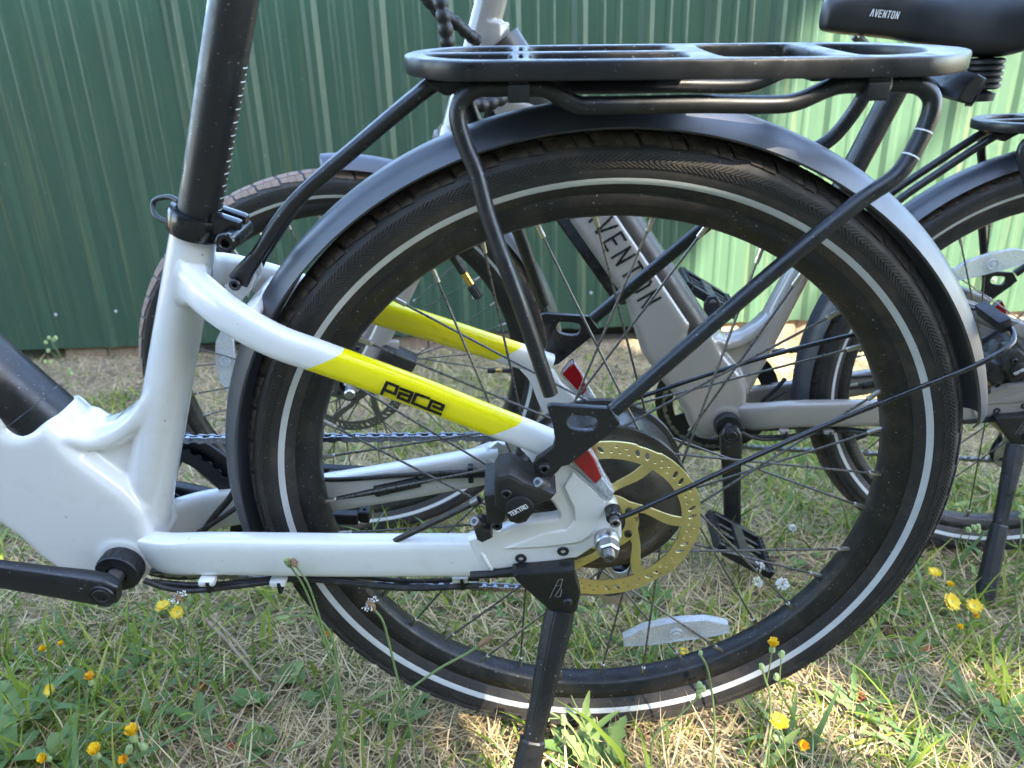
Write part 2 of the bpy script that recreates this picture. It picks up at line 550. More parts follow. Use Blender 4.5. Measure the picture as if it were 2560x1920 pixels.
GLYPH = {   # single-stroke letters in a unit box, x 0..0.6, y 0..1
    'Λ': [[(0, 0), (.24, 1), (.36, 1), (.6, 0)]],
    'V': [[(0, 1), (.27, 0), (.33, 0), (.6, 1)]],
    'E': [[(.55, 1), (0, 1), (0, 0), (.55, 0)], [(0, .52), (.48, .52)]],
    'N': [[(0, 0), (0, 1), (.55, 0), (.55, 1)]],
    'T': [[(0, 1), (.6, 1)], [(.3, 1), (.3, 0)]],
    'O': [[(.12, 0), (.43, 0), (.55, .16), (.55, .84), (.43, 1), (.12, 1), (0, .84), (0, .16), (.12, 0)]],
    'K': [[(0, 0), (0, 1)], [(.55, 1), (.06, .5), (.55, 0)]],
    'R': [[(0, 0), (0, 1), (.45, 1), (.55, .88), (.55, .62), (.45, .5), (0, .5)], [(.28, .5), (.58, 0)]],
    '3': [[(0, 1), (.5, 1), (.5, .5), (.1, .5)], [(.5, .5), (.5, 0), (0, 0)]],
    'G': [[(.5, .85), (.4, 1), (.1, 1), (0, .85), (0, .15), (.1, 0), (.5, 0), (.5, .45), (.28, .45)]],
    '4': [[(.45, 0), (.45, 1), (0, .35), (.6, .35)]],
    'I': [[(.1, 0), (.1, 1)]], 'P': [[(0, 0), (0, 1), (.5, 1), (.5, .45), (0, .45)]],
    'S': [[(.5, 1), (0, 1), (0, .5), (.5, .5), (.5, 0), (0, 0)]], 'A': [[(0, 0), (.3, 1), (.6, 0)], [(.12, .35), (.48, .35)]],
    'U': [[(0, 1), (0, 0), (.5, 0), (.5, 1)]], 'L': [[(0, 1), (0, 0), (.5, 0)]], 'C': [[(.5, 1), (0, 1), (0, 0), (.5, 0)]],
    '5': [[(.5, 1), (0, 1), (0, .55), (.5, .55), (.5, 0), (0, 0)]], '0': [[(0, 0), (0, 1), (.5, 1), (.5, 0), (0, 0)]],
    '6': [[(.5, 1), (0, 1), (0, 0), (.5, 0), (.5, .5), (0, .5)]], 'M': [[(0, 0), (0, 1), (.3, .4), (.6, 1), (.6, 0)]], 'X': [[(0, 0), (.55, 1)], [(0, 1), (.55, 0)]],
}

def ribbon_into(bm, line, w, place, lift, k0=0):
    """stroke as flat quads; each successive quad sits a hair higher so none share a plane"""
    for k, (a, b) in enumerate(zip(line, line[1:])):
        a, b = Vector(a), Vector(b)
        d = (b - a)
        if d.length < 1e-9:
            continue
        d.normalize()
        nrm = Vector((-d.y, d.x)) * w / 2
        a2, b2 = a - d * w / 2, b + d * w / 2
        h = lift + (k0 + k) * 0.000012
        bm.faces.new([bm.verts.new(place(p.x, p.y, h)) for p in (a2 - nrm, b2 - nrm, b2 + nrm, a2 + nrm)])
    return k0 + len(line)

def text_mesh(name, word, place, height, width=0.62, gap=0.28, weight=0.16, slant=0.0, lift=0.0002):
    """place(u, v, h): u along the word, v up the letters, both in metres; h off the surface"""
    bm = bmesh.new()
    x = 0.0
    k = 0
    for ch in word:
        if ch in GLYPH:
            for line in GLYPH[ch]:
                pts = [((x + (q[0] / 0.6) * width * height + slant * q[1] * height), q[1] * height) for q in line]
                k = ribbon_into(bm, pts, weight * height, place, lift, k)
        x += (width + gap) * height
    bmesh.ops.recalc_face_normals(bm, faces=bm.faces)
    return to_mesh(bm, name, smooth=False)

CACHE = {}
def cached(key, fn):
    if key not in CACHE:
        CACHE[key] = fn()
    return CACHE[key]

# ------------------------------------------------------------------ bicycle parts (bike frame: rear hub at the origin, x to the rear, y away, z up)
TYRE = [(.2945, -.0135), (.3005, -.0185), (.3080, -.0240), (.3150, -.0268), (.3220, -.0278), (.3285, -.0268), (.3340, -.0235), (.3385, -.0180),
        (.3420, -.0105), (.3436, -.0035)]
TYRE = TYRE + [(r, -y) for r, y in reversed(TYRE)]
_cum = [0.0]
for (a, b), (c, d) in zip(TYRE, TYRE[1:]):
    _cum.append(_cum[-1] + math.hypot(c - a, d - b))
TL = _cum[-1]

def tyre_at(s, h=0.0):
    """point of the tyre section at arc length s (m), lifted h along the normal"""
    s = min(max(s, 0), TL - 1e-6)
    k = 0
    while _cum[k + 1] < s:
        k += 1
    t = (s - _cum[k]) / (_cum[k + 1] - _cum[k])
    (a, b), (c, d) = TYRE[k], TYRE[k + 1]
    n = Vector((-(d - b), (c - a))) * -1
    n = Vector(((d - b), -(c - a)))
    n.normalize()
    return a + (c - a) * t + n.x * h, b + (d - b) * t + n.y * h

def tpt(ang, s, h):
    r, y = tyre_at(s, h)
    return (r * math.cos(ang), y, r * math.sin(ang))

def s_of_r(r0):
    for k in range(200):
        s = TL / 2 * k / 200
        if tyre_at(s)[0] >= r0:
            return s
    return TL / 2

def tyre_mesh():
    bm = bmesh.new()
    prof = [tyre_at(TL * k / 30) for k in range(31)]
    lathe_into(bm, prof + [(.2945, .0), ], 120, closed=True)
    bmesh.ops.recalc_face_normals(bm, faces=bm.faces)
    return to_mesh(bm, 'tyre', angle=60)

def stripe_mesh():
    bm = bmesh.new()
    s0, s1 = s_of_r(.3056), s_of_r(.3108)
    lathe_into(bm, [tyre_at(s0 + (s1 - s0) * k / 3, .0004) for k in range(4)], 160)
    bmesh.ops.recalc_face_normals(bm, faces=bm.faces)
    return to_mesh(bm, 'reflective_stripe')

def prism_on_tyre(bm, quad, h0, h1):
    """quad: list of (ang, s)"""
    n = len(quad)
    lo = [bm.verts.new(tpt(a, s, h0)) for a, s in quad]
    hi = [bm.verts.new(tpt(a, s, h1)) for a, s in quad]
    bm.faces.new(hi)
    for k in range(n):
        bm.faces.new((lo[k], lo[(k + 1) % n], hi[(k + 1) % n], hi[k]))

NB = 58
def tread_mesh(kind):
    bm = bmesh.new()
    p = 2 * math.pi / NB
    sa, sb = s_of_r(.3335), s_of_r(.3405)
    sc = TL / 2
    if kind == 'shoulder':
        for j in range(3):
            a0 = p * (0.03 + 0.31 * j)
            a1 = a0 + p * 0.285
            low = sa + (0.0 if j < 2 else 0.0011) + 0.0005 * j
            quad = [(a0, low), (a1, low + 0.0004), (a1 + p * 0.06, (low + sb) / 2), (a1 + p * 0.10, sb), (a0 + p * 0.10, sb), (a0 + p * .05, (low + sb) / 2)]
            prism_on_tyre(bm, quad, -.0004, .0013)
    elif kind == 'middle':
        for j in range(2):
            a0 = p * (0.18 + 0.44 * j)
            a1 = a0 + p * 0.40
            quad = [(a0, sb + .0011), (a1, sb + .0011), (a1 + p * .1, sb + .0045), (a1 + p * .14, sc - .0012), (a0 + p * .14, sc - .0012), (a0 + p * .1, sb + .0045)]
            prism_on_tyre(bm, quad, -.0004, .0013)
    if kind.endswith('far'):
        pass
    bmesh.ops.recalc_face_normals(bm, faces=bm.faces)
    return to_mesh(bm, 'tread_block', smooth=False)

def rib_mesh():
    bm = bmesh.new()
    n = 480
    s0, s1, s2 = s_of_r(.3190), s_of_r(.3237), s_of_r(.3285)
    for side in (0, 1):
        for k in range(n):
            a = 2 * math.pi * k / n
            w = 2 * math.pi / n * 0.42
            sh = 2 * math.pi / n * 1.9
            for (u, v, a0, a1) in ((s0, s1 - .0003, a, a + sh), (s1 + .0003, s2, a + sh, a)):
                q = [(a0, u), (a0 + w, u), (a1 + w, v), (a1, v)]
                if side:
                    q = [(x, TL - y) for x, y in q]
                prism_on_tyre(bm, q, -.0003, .0011)
    bmesh.ops.recalc_face_normals(bm, faces=bm.faces)
    return to_mesh(bm, 'sidewall_rib', smooth=False)

def nib_mesh():
    """the little rubber whiskers left by the mould"""
    bm = bmesh.new()
    rg = random.Random(4)
    for k in range(26):
        a = 2 * math.pi * (k + rg.random() * .6) / 26
        s = s_of_r(rg.choice([.3075, .3205, .330, .304]))
        p = Vector(tpt(a, s, 0))
        d = Vector((rg.uniform(-.4, .4), -1, rg.uniform(-.4, .4))).normalized() * rg.uniform(.003, .005)
        side = Vector((math.cos(a + 1.57), 0, math.sin(a + 1.57))) * .00022
        q = [bm.verts.new(v) for v in (p - side, p + side, p + d + side * .4 + Vector((0, 0, .002)), p + d - side * .4 + Vector((0, 0, .002)))]
        bm.faces.new(q)
    return to_mesh(bm, 'rubber_whisker', smooth=False)

RIM = [(.2985, -.0150), (.2985, -.0125), (.2945, -.0120), (.290, -.009), (.290, .009), (.2945, .0120), (.2985, .0125), (.2985, .0150), (.2965, .0158), (.2880, .0160), (.2868, .0150),
       (.2790, .0120), (.2762, .0085), (.2755, 0), (.2762, -.0085), (.2790, -.0120), (.2868, -.0150), (.2880, -.0160), (.2965, -.0158)]

def spoke_ends(k, hub_r, near_y, far_y, tilt):
    a = R(2.7 + 10.0 * k)
    pat = k % 4                       # R near, L far, L near, R far
    s = (-1, 1, 1, -1)[(pat - 2) % 4]
    y = near_y if k % 2 == 0 else far_y
    b = a + s * tilt
    tip = Vector((.2765 * math.cos(a), 0.004 if y > 0 else -0.004, .2765 * math.sin(a)))
    hub = Vector((hub_r * math.cos(b), y, hub_r * math.sin(b)))
    return tip, hub

def wheel(bike, mtx, rear, treads=True, tread_mat='dusty_rubber', reflector=None, valve=None):
    t = link('tyre', cached('tyre', tyre_mesh), 'rubber', bike, mtx)
    link('reflective_stripe', cached('stripe', stripe_mesh), 'reflective_grey', t)
    if treads:
        tag(link('sidewall_rib', cached('rib', rib_mesh), 'rib_rubber', t), kind='stuff')
        tag(link('rubber_whisker', cached('nib', nib_mesh), 'reflective_grey', t), kind='stuff')
        for kind in ('shoulder', 'middle'):
            me = cached('tread' + kind, lambda kk=kind: tread_mesh(kk))
            for side in (0, 1):
                for k in range(NB):
                    M = Matrix.Rotation(-2 * math.pi * (k + 0.5 * side) / NB, 4, 'Y')
                    if side:
                        M = M @ Matrix.Scale(-1, 4, (0, 1, 0))
                    link('tread_block', me, tread_mat, t, M)
        def mould():
            rr_ = .3000
            pl = lambda u, v, h: ((rr_ + v) * math.cos(R(203) - u / rr_), -.0186 - (v * .8) - h, (rr_ + v) * math.sin(R(203) - u / rr_))
            return text_mesh('lettering', 'MAX PRESSURE 40 PSI', pl, .0040, .62, .30, .16)
        if rear:
            link('lettering', cached('mould', mould), 'rim_dust', t)
    rim = link('rim', cached('rim', lambda: lathe_mesh('rim', RIM, 140, closed=True, angle=50)), 'rim_black', bike, mtx)
    hr, ny, fy, tl = (.0815, -.0225, .0245, R(38)) if rear else (.0285, -.030, .033, R(68))
    L0 = None
    for k in range(36):
        tip, hub = spoke_ends(k, hr, ny, fy, tl)
        d = (tip - hub)
        L = d.length
        key = 'spoke%d%.3f' % (rear, L)
        me = cached(key, lambda LL=L: cyl_mesh('spoke', (0, 0, 0), (0, 0, LL), .0012, 8, 0))
        M = Matrix.Translation(hub) @ d.to_track_quat('Z', 'Y').to_matrix().to_4x4()
        link('spoke', me, 'spoke_black', rim, M)
        nm = cached('nipple', lambda: cyl_mesh('nipple', (0, 0, -.0135), (0, 0, .002), .0024, 8, .0005))
        M2 = Matrix.Translation(tip) @ d.to_track_quat('Z', 'Y').to_matrix().to_4x4()
        link('nipple', nm, 'nickel', rim, M2)
    if valve is not None:
        M = Matrix.Rotation(-R(valve), 4, 'Y')
        link('valve_stem', cached('valve1', lambda: cyl_mesh('valve_stem', (.278, 0, 0), (.258, 0, 0), .0040, 16)), 'plain_black', rim, M)
        link('valve_barrel', cached('valve2', lambda: cyl_mesh('valve_barrel', (.2582, 0, 0), (.2435, 0, 0), .0032, 16)), 'brass', rim, M)
        def cap():
            bm = bmesh.new()
            n = 32
            rings = []
            for x, r_ in ((.2455, .0038), (.2445, .0048), (.2330, .0046), (.2318, .0036)):
                rings.append([bm.verts.new((x, (r_ - (.0004 if i % 2 else 0)) * math.cos(2 * math.pi * i / n), (r_ - (.0004 if i % 2 else 0)) * math.sin(2 * math.pi * i / n))) for i in range(n)])
            for a, b in zip(rings, rings[1:]):
                for i in range(n):
                    bm.faces.new((a[i], a[(i + 1) % n], b[(i + 1) % n], b[i]))
            bm.faces.new(rings[-1])
            bm.faces.new(rings[0])
            bmesh.ops.recalc_face_normals(bm, faces=bm.faces)
            return to_mesh(bm, 'valve_cap', angle=25)
        link('valve_cap', cached('valve3', cap), 'plain_black', rim, M)
    if reflector is not None:
        rx, rz, ra = reflector
        def lens():
            top = [(-.062, -.010), (-.060, .006), (-.035, .0165), (0, .0205), (.035, .0165), (.060, .006), (.062, -.010), (.052, -.0165), (.02, -.0185), (-.02, -.0185), (-.052, -.0165)]
            top = [(x * .98, z) for x, z in [(-.061, -.012), (-.060, .002), (-.035, .0135), (0, .0165), (.035, .0135), (.060, .002), (.061, -.012), (.03, -.0150), (-.03, -.0150)]]
            return plate_mesh('wheel_reflector', top, -.006, .004, bev=.0015)
        M = Matrix.Translation((rx, 0, rz)) @ Matrix.Rotation(-R(ra), 4, 'Y')
        rf = link('wheel_reflector', cached('lens', lens), 'clear_reflector', bike, mtx @ M)
        link('reflector_boss', cached('boss', lambda: lathe_mesh('reflector_boss', [(.0001, -.0100), (.0035, -.0100), (.0045, -.0085), (.0060, -.0085), (.0075, -.0095), (.0085, -.0075), (.0085, -.0055)], 24)), 'clear_reflector', rf)
    if rear:
        prof = [(.008, -.062), (.0165, -.062), (.0185, -.054), (.022, -.050), (.045, -.046), (.060, -.039), (.070, -.031), (.0765, -.0265), (.0800, -.0260), (.0855, -.0255), (.0865, -.0235), (.0855, -.0200),
                (.0805, -.0185), (.0800, -.008), (.0800, .012), (.0805, .0205), (.0855, .022), (.0865, .0245), (.0855, .027), (.078, .028), (.060, .036), (.030, .043), (.020, .060), (.008, .060)]
        hb = link('hub_motor', cached('motor', lambda: lathe_mesh('hub_motor', prof, 96, angle=30)), 'motor_black', bike, mtx)
        for k in range(9):
            a = R(20 + 40 * k)
            me = cached('hubscrew', lambda: bolt_mesh('hub_screw', 0, 0, -.0012, .002, .0024))
            link('hub_screw', me, 'plain_black', hb, Matrix.Translation((.0735 * math.cos(a), -.0285, .0735 * math.sin(a))))
    else:
        prof = [(.006, -.050), (.012, -.050), (.016, -.036), (.031, -.034), (.032, -.031), (.031, -.028), (.016, -.026), (.013, 0), (.016, .029), (.031, .031), (.032, .033), (.031, .036), (.014, .038), (.006, .050)]
        link('front_hub', cached('fhub', lambda: lathe_mesh('front_hub', prof, 48)), 'plain_black', bike, mtx)
    # brake disc
    def disc():
        n = 180
        out = []
        for k in range(n):
            a = 2 * math.pi * k / n
            q = (k % 30)
            out.append(((.0900 - (.0013 if q < 7 else 0)) * math.cos(a), (.0900 - (.0013 if q < 7 else 0)) * math.sin(a)))
        holes = []
        for i in range(6):
            b = math.pi / 3 * i
            loop = []
            m_ = 10
            for k in range(m_ + 1):           # outer edge of the window
                a = b + R(4) + R(52) * k / m_
                loop.append((.0722, a))
            for k in range(1, 7):              # trailing arm, curved
                t = k / 7
                loop.append((.0722 - .040 * t, b + R(56) + R(28.5) * t - R(9) * math.sin(t * math.pi)))
            for k in range(5, -1, -1):
                a = b + R(48) + R(33) * k / 5
                loop.append((.0325, a))
            for k in range(6, 0, -1):
                t = k / 7
                loop.append((.0722 - .040 * t, b + R(4) + R(38) * t - R(9) * math.sin(t * math.pi)))
            holes.append([(r_ * math.cos(a), r_ * math.sin(a)) for r_, a in loop])
        for i in range(12):
            b = 2 * math.pi * i / 12
            for off, rc, ln, wd in ((4.5, .0818, .0043, .0021), (11, .0818, .0043, .0021)):
                c = b + R(off)
                loop = []
                for k in range(12):
                    t = 2 * math.pi * k / 12
                    u, v = ln * math.cos(t), wd * math.sin(t)
                    u, v = u * .82 - v * .57, u * .57 + v * .82
                    x, z = rc + u, v
                    loop.append((x * math.cos(c) - z * math.sin(c), x * math.sin(c) + z * math.cos(c)))
                holes.append(loop)
            for off, rc in ((16, .0785), (18.5, .0838), (22, .0790), (25, .0850), (27.5, .0795)):
                c = b + R(off)
                holes.append([(rc * math.cos(c) + .0013 * math.cos(2 * math.pi * k / 8), rc * math.sin(c) + .0013 * math.sin(2 * math.pi * k / 8)) for k in range(8)])
        holes.append([(.020 * math.cos(2 * math.pi * k / 24), .020 * math.sin(2 * math.pi * k / 24)) for k in range(24)])
        return plate_mesh('brake_disc', out, -.0009, .0009, holes, bev=.0002)
    yd = -.0570 if rear else -.047
    dk = link('brake_disc', cached('disc', disc), 'rotor_gold' if rear else 'rotor_shaded', bike, mtx @ Matrix.Translation((0, yd, 0)))
    for k in range(6):
        a = R(31 + 60 * k)
        link('disc_bolt', cached('discbolt', lambda: bolt_mesh('disc_bolt', 0, 0, -.0035, .001, .0036)), 'plain_black', dk, Matrix.Translation((.0262 * math.cos(a), 0, .0262 * math.sin(a))))
    if rear:
        pl = lambda u, v, h: (.0285 * math.cos(R(12)) + u * .5 + v * .86, -.0009 - h, .0285 * math.sin(R(12)) - u * .86 + v * .5)
        link('lettering', cached('3G', lambda: text_mesh('lettering', '3G', pl, .0034)), 'ink_black', dk)
    return t

def fender_mesh(a0, a1, rc=.3655, half=.031, drop=.0165):
    bm = bmesh.new()
    n = 110
    prof = []
    for k in range(13):
        t = -1 + 2 * k / 12
        prof.append((rc - drop * abs(t) ** 2.6, half * t))
    inner = [(r - .0018, y * .945) for r, y in reversed(prof)]
    sec = prof + inner
    rings = []
    for i in range(n + 1):
        a = R(a0 + (a1 - a0) * i / n)
        # rounded ends
        e = min(i, n - i) / 3
        w = min(1, math.sqrt(max(0.0, 1 - (1 - min(1, e)) ** 2)) * .35 + .65)
        rings.append([bm.verts.new((r * math.cos(a), y * w, r * math.sin(a))) for r, y in sec])
    m_ = len(sec)
    for a, b in zip(rings, rings[1:]):
        for k in range(m_):
            bm.faces.new((a[k], a[(k + 1) % m_], b[(k + 1) % m_], b[k]))
    bm.faces.new(rings[0])
    bm.faces.new(list(reversed(rings[-1])))
    bmesh.ops.recalc_face_normals(bm, faces=bm.faces)
    return to_mesh(bm, 'fender', angle=55)

def mirror(pts):
    return [(p[0], -p[1], p[2]) for p in pts]

def chaikin(loop, n=2):
    for _ in range(n):
        o = []
        for a, b in zip(loop, loop[1:] + loop[:1]):
            o.append((a[0] * .75 + b[0] * .25, a[1] * .75 + b[1] * .25))
            o.append((a[0] * .25 + b[0] * .75, a[1] * .25 + b[1] * .75))
        loop = o
    return loop

def with_y(pts, y):
    ys = y if isinstance(y, (list, tuple)) else [y] * len(pts)
    return [(p[0], q, p[1]) for p, q in zip(pts, ys)]

DT = Vector((-.552, 0, .834))            # direction up the down tube
RING = Vector((-.531, 0, .0875))         # where the top tube enters the lug

def frame_mesh(du):
    bm = bmesh.new()
    sh = lambda p, d: (p[0] + .834 * d, p[1] + .552 * d)
    def add(b2):
        me = bpy.data.meshes.new('tmp')
        b2.to_mesh(me)
        b2.free()
        bm.from_mesh(me)
        bpy.data.meshes.remove(me)
    def prism(loop, hw, bev):
        b = bmesh.new()
        vs_ = [b.verts.new((x, -hw, z)) for x, z in loop]
        f = b.faces.new(vs_)
        ex = bmesh.ops.extrude_face_region(b, geom=[f])
        bmesh.ops.translate(b, verts=[v for v in ex['geom'] if isinstance(v, bmesh.types.BMVert)], vec=(0, 2 * hw, 0))
        bmesh.ops.recalc_face_normals(b, faces=b.faces)
        if bev:
            es = [e for e in b.edges if abs(e.verts[0].co.y - e.verts[1].co.y) < 1e-6]
            bmesh.ops.bevel(b, geom=es, offset=bev, segments=4, affect='EDGES', profile=.5)
        bmesh.ops.triangulate(b, faces=b.faces)
        add(b)
    def cone(p, q, r0, r1, n=40):
        b = bmesh.new()
        p, q = Vector(p), Vector(q)
        sweep(b, [p.lerp(q, k / 6) for k in range(7)], lambda t: circle(r0 + (r1 - r0) * t, n))
        bmesh.ops.recalc_face_normals(b, faces=b.faces)
        add(b)
    U = lambda t: (-.6066 + DT.x * t, -.001 + DT.z * t)
    V = lambda t: (-.5434 + DT.x * t, .088 + DT.z * t)
    low = [(-.4850, -.0960), (-.515, -.0975), (-.5334, -.0943), (-.5528, -.0799), (-.5679, -.0589), (-.5822, -.0317), (-.6066, -.001)]
    low = low[:2] + [sh(p, du * min(1, k * .35)) for k, p in enumerate(low[2:], 1)]
    V = lambda t: (-.5365 + DT.x * t + .834 * du * .3, .0900 + DT.z * t + .552 * du * .3)
    body = [(-.5105, .0990), (-.504, .0905), (-.4916, .0640), (-.4582, .0230), (-.446, -.005), (-.444, -.05), (-.458, -.082)] + low + [sh(U(.06), max(du, .01)), sh(U(.15), .050), sh(U(.5), .050), (-.875, .49), V(.42), V(.2), V(.022), (-.5475, .0925), (-.5430, .0885), (-.537, .0882), (-.526, .0920), (-.5154, .0969)]
    prism(body, .0345, .012)
    cone(RING + DT * -.045, RING + DT * -.003, .0325, .0330)
    gus = [(-.500, .086), (-.4918, .0815), (-.4788, .0815), (-.4607, .0878), (-.4407, .1015), (-.4232, .1195), (-.405, .150), (-.385, .15), (-.430, .0), (-.47, -.02)]
    prism(gus, .0125, .003)
    crv = smooth_path([(-.516, 0, .082), (-.503, 0, .0875), (-.4918, 0, .0815), (-.4788, 0, .0810), (-.4607, 0, .0873), (-.4407, 0, .1010), (-.4232, 0, .1190), (-.398, 0, .148)], 4)
    b_ = bmesh.new()
    mid = [p_ + Vector((.004, 0, -.010)) for p_ in crv]
    sweep(b_, mid, lambda t: rrect(.0335 - .0125 * min(1, t * 1.8), .0105, 3.0, 28))
    bmesh.ops.recalc_face_normals(b_, faces=b_.faces)
    add(b_)
    cone((-.474, 0, -.055), (-.3405, 0, .281), .0238, .0187)
    cone((-.478, -.0365, -.062), (-.478, .0365, -.062), .0265, .0265)
    # head tube
    cone((-.900, 0, .410), (-.826, 0, .613), .0245, .0215)
    cone((-.845, 0, .470), (-.836, 0, .560), .034, .024)
    me = bpy.data.meshes.new('frame')
    bmesh.ops.triangulate(bm, faces=bm.faces)
    bm.to_mesh(me)
    bm.free()
    o = bpy.data.objects.new('frame', me)
    COL.objects.link(o)
    rm = o.modifiers.new('r', 'REMESH')
    rm.mode = 'VOXEL'
    rm.voxel_size = .0021
    rm.use_smooth_shade = True
    sm = o.modifiers.new('s', 'SMOOTH')
    sm.factor = .5
    sm.iterations = 7
    dg = bpy.context.evaluated_depsgraph_get()
    out = bpy.data.meshes.new_from_object(o.evaluated_get(dg))
    bpy.data.objects.remove(o)
    bpy.data.meshes.remove(me)
    for p in out.polygons:
        p.use_smooth = True
    out.name = 'frame'
    return out

def weld_mesh(name, c, axis, r, w=.0028, n=44, squash=1.0, seed=0):
    """a rippled weld bead round a joint"""
    rg = random.Random(seed)
    bm = bmesh.new()
    axis = Vector(axis).normalized()
    u = (Vector((0, 0, 1)) - axis * axis.z).normalized()
    v = axis.cross(u)
    rings = []
    for k in range(n):
        a = 2 * math.pi * k / n
        wob = w * (1 + (.30 if k % 2 else -.15))
        cen = Vector(c) + (u * math.cos(a) + v * math.sin(a) * squash) * r
        rad = (u * math.cos(a) + v * math.sin(a)).normalized()
        rings.append([bm.verts.new(cen + rad * wob * math.cos(q) + axis * wob * 1.1 * math.sin(q)) for q in (0, 1.05, 2.1, 3.14, 4.2, 5.24)])
    for k in range(n):
        A, B = rings[k], rings[(k + 1) % n]
        for j in range(6):
            bm.faces.new((A[j], A[(j + 1) % 6], B[(j + 1) % 6], B[j]))
    bmesh.ops.recalc_face_normals(bm, faces=bm.faces)
    return to_mesh(bm, name, angle=80)

LINKP = .0127
def chain_mesh(outer):
    bm = bmesh.new()
    hw = .0032 if outer else .0019
    n = 10
    for s in (-1, 1):
        y = s * hw
        loop = []
        for k in range(n + 1):
            a = math.pi / 2 + math.pi * k / n
            loop.append((.0040 * math.cos(a), .0040 * math.sin(a)))
        loop.append((LINKP / 2, -.0026))
        for k in range(n + 1):
            a = -math.pi / 2 + math.pi * k / n
            loop.append((LINKP + .0040 * math.cos(a), .0040 * math.sin(a)))
        loop.append((LINKP / 2, .0026))
        A = [bm.verts.new((x, y - .0005, z)) for x, z in loop]
        B = [bm.verts.new((x, y + .0005, z)) for x, z in loop]
        bm.faces.new(A)
        bm.faces.new(list(reversed(B)))
        for k in range(len(loop)):
            q = (k + 1) % len(loop)
            bm.faces.new((A[k], A[q], B[q], B[k]))
    for x in (0, LINKP):
        r_, w = (.0018, .0043) if outer else (.0036, .0014)
        sweep(bm, [(x, -w, 0), (x, w, 0)], circle(r_, 10), ref=Vector((0, 0, 1)))
    bmesh.ops.recalc_face_normals(bm, faces=bm.faces)
    return to_mesh(bm, 'chain_link', angle=35)

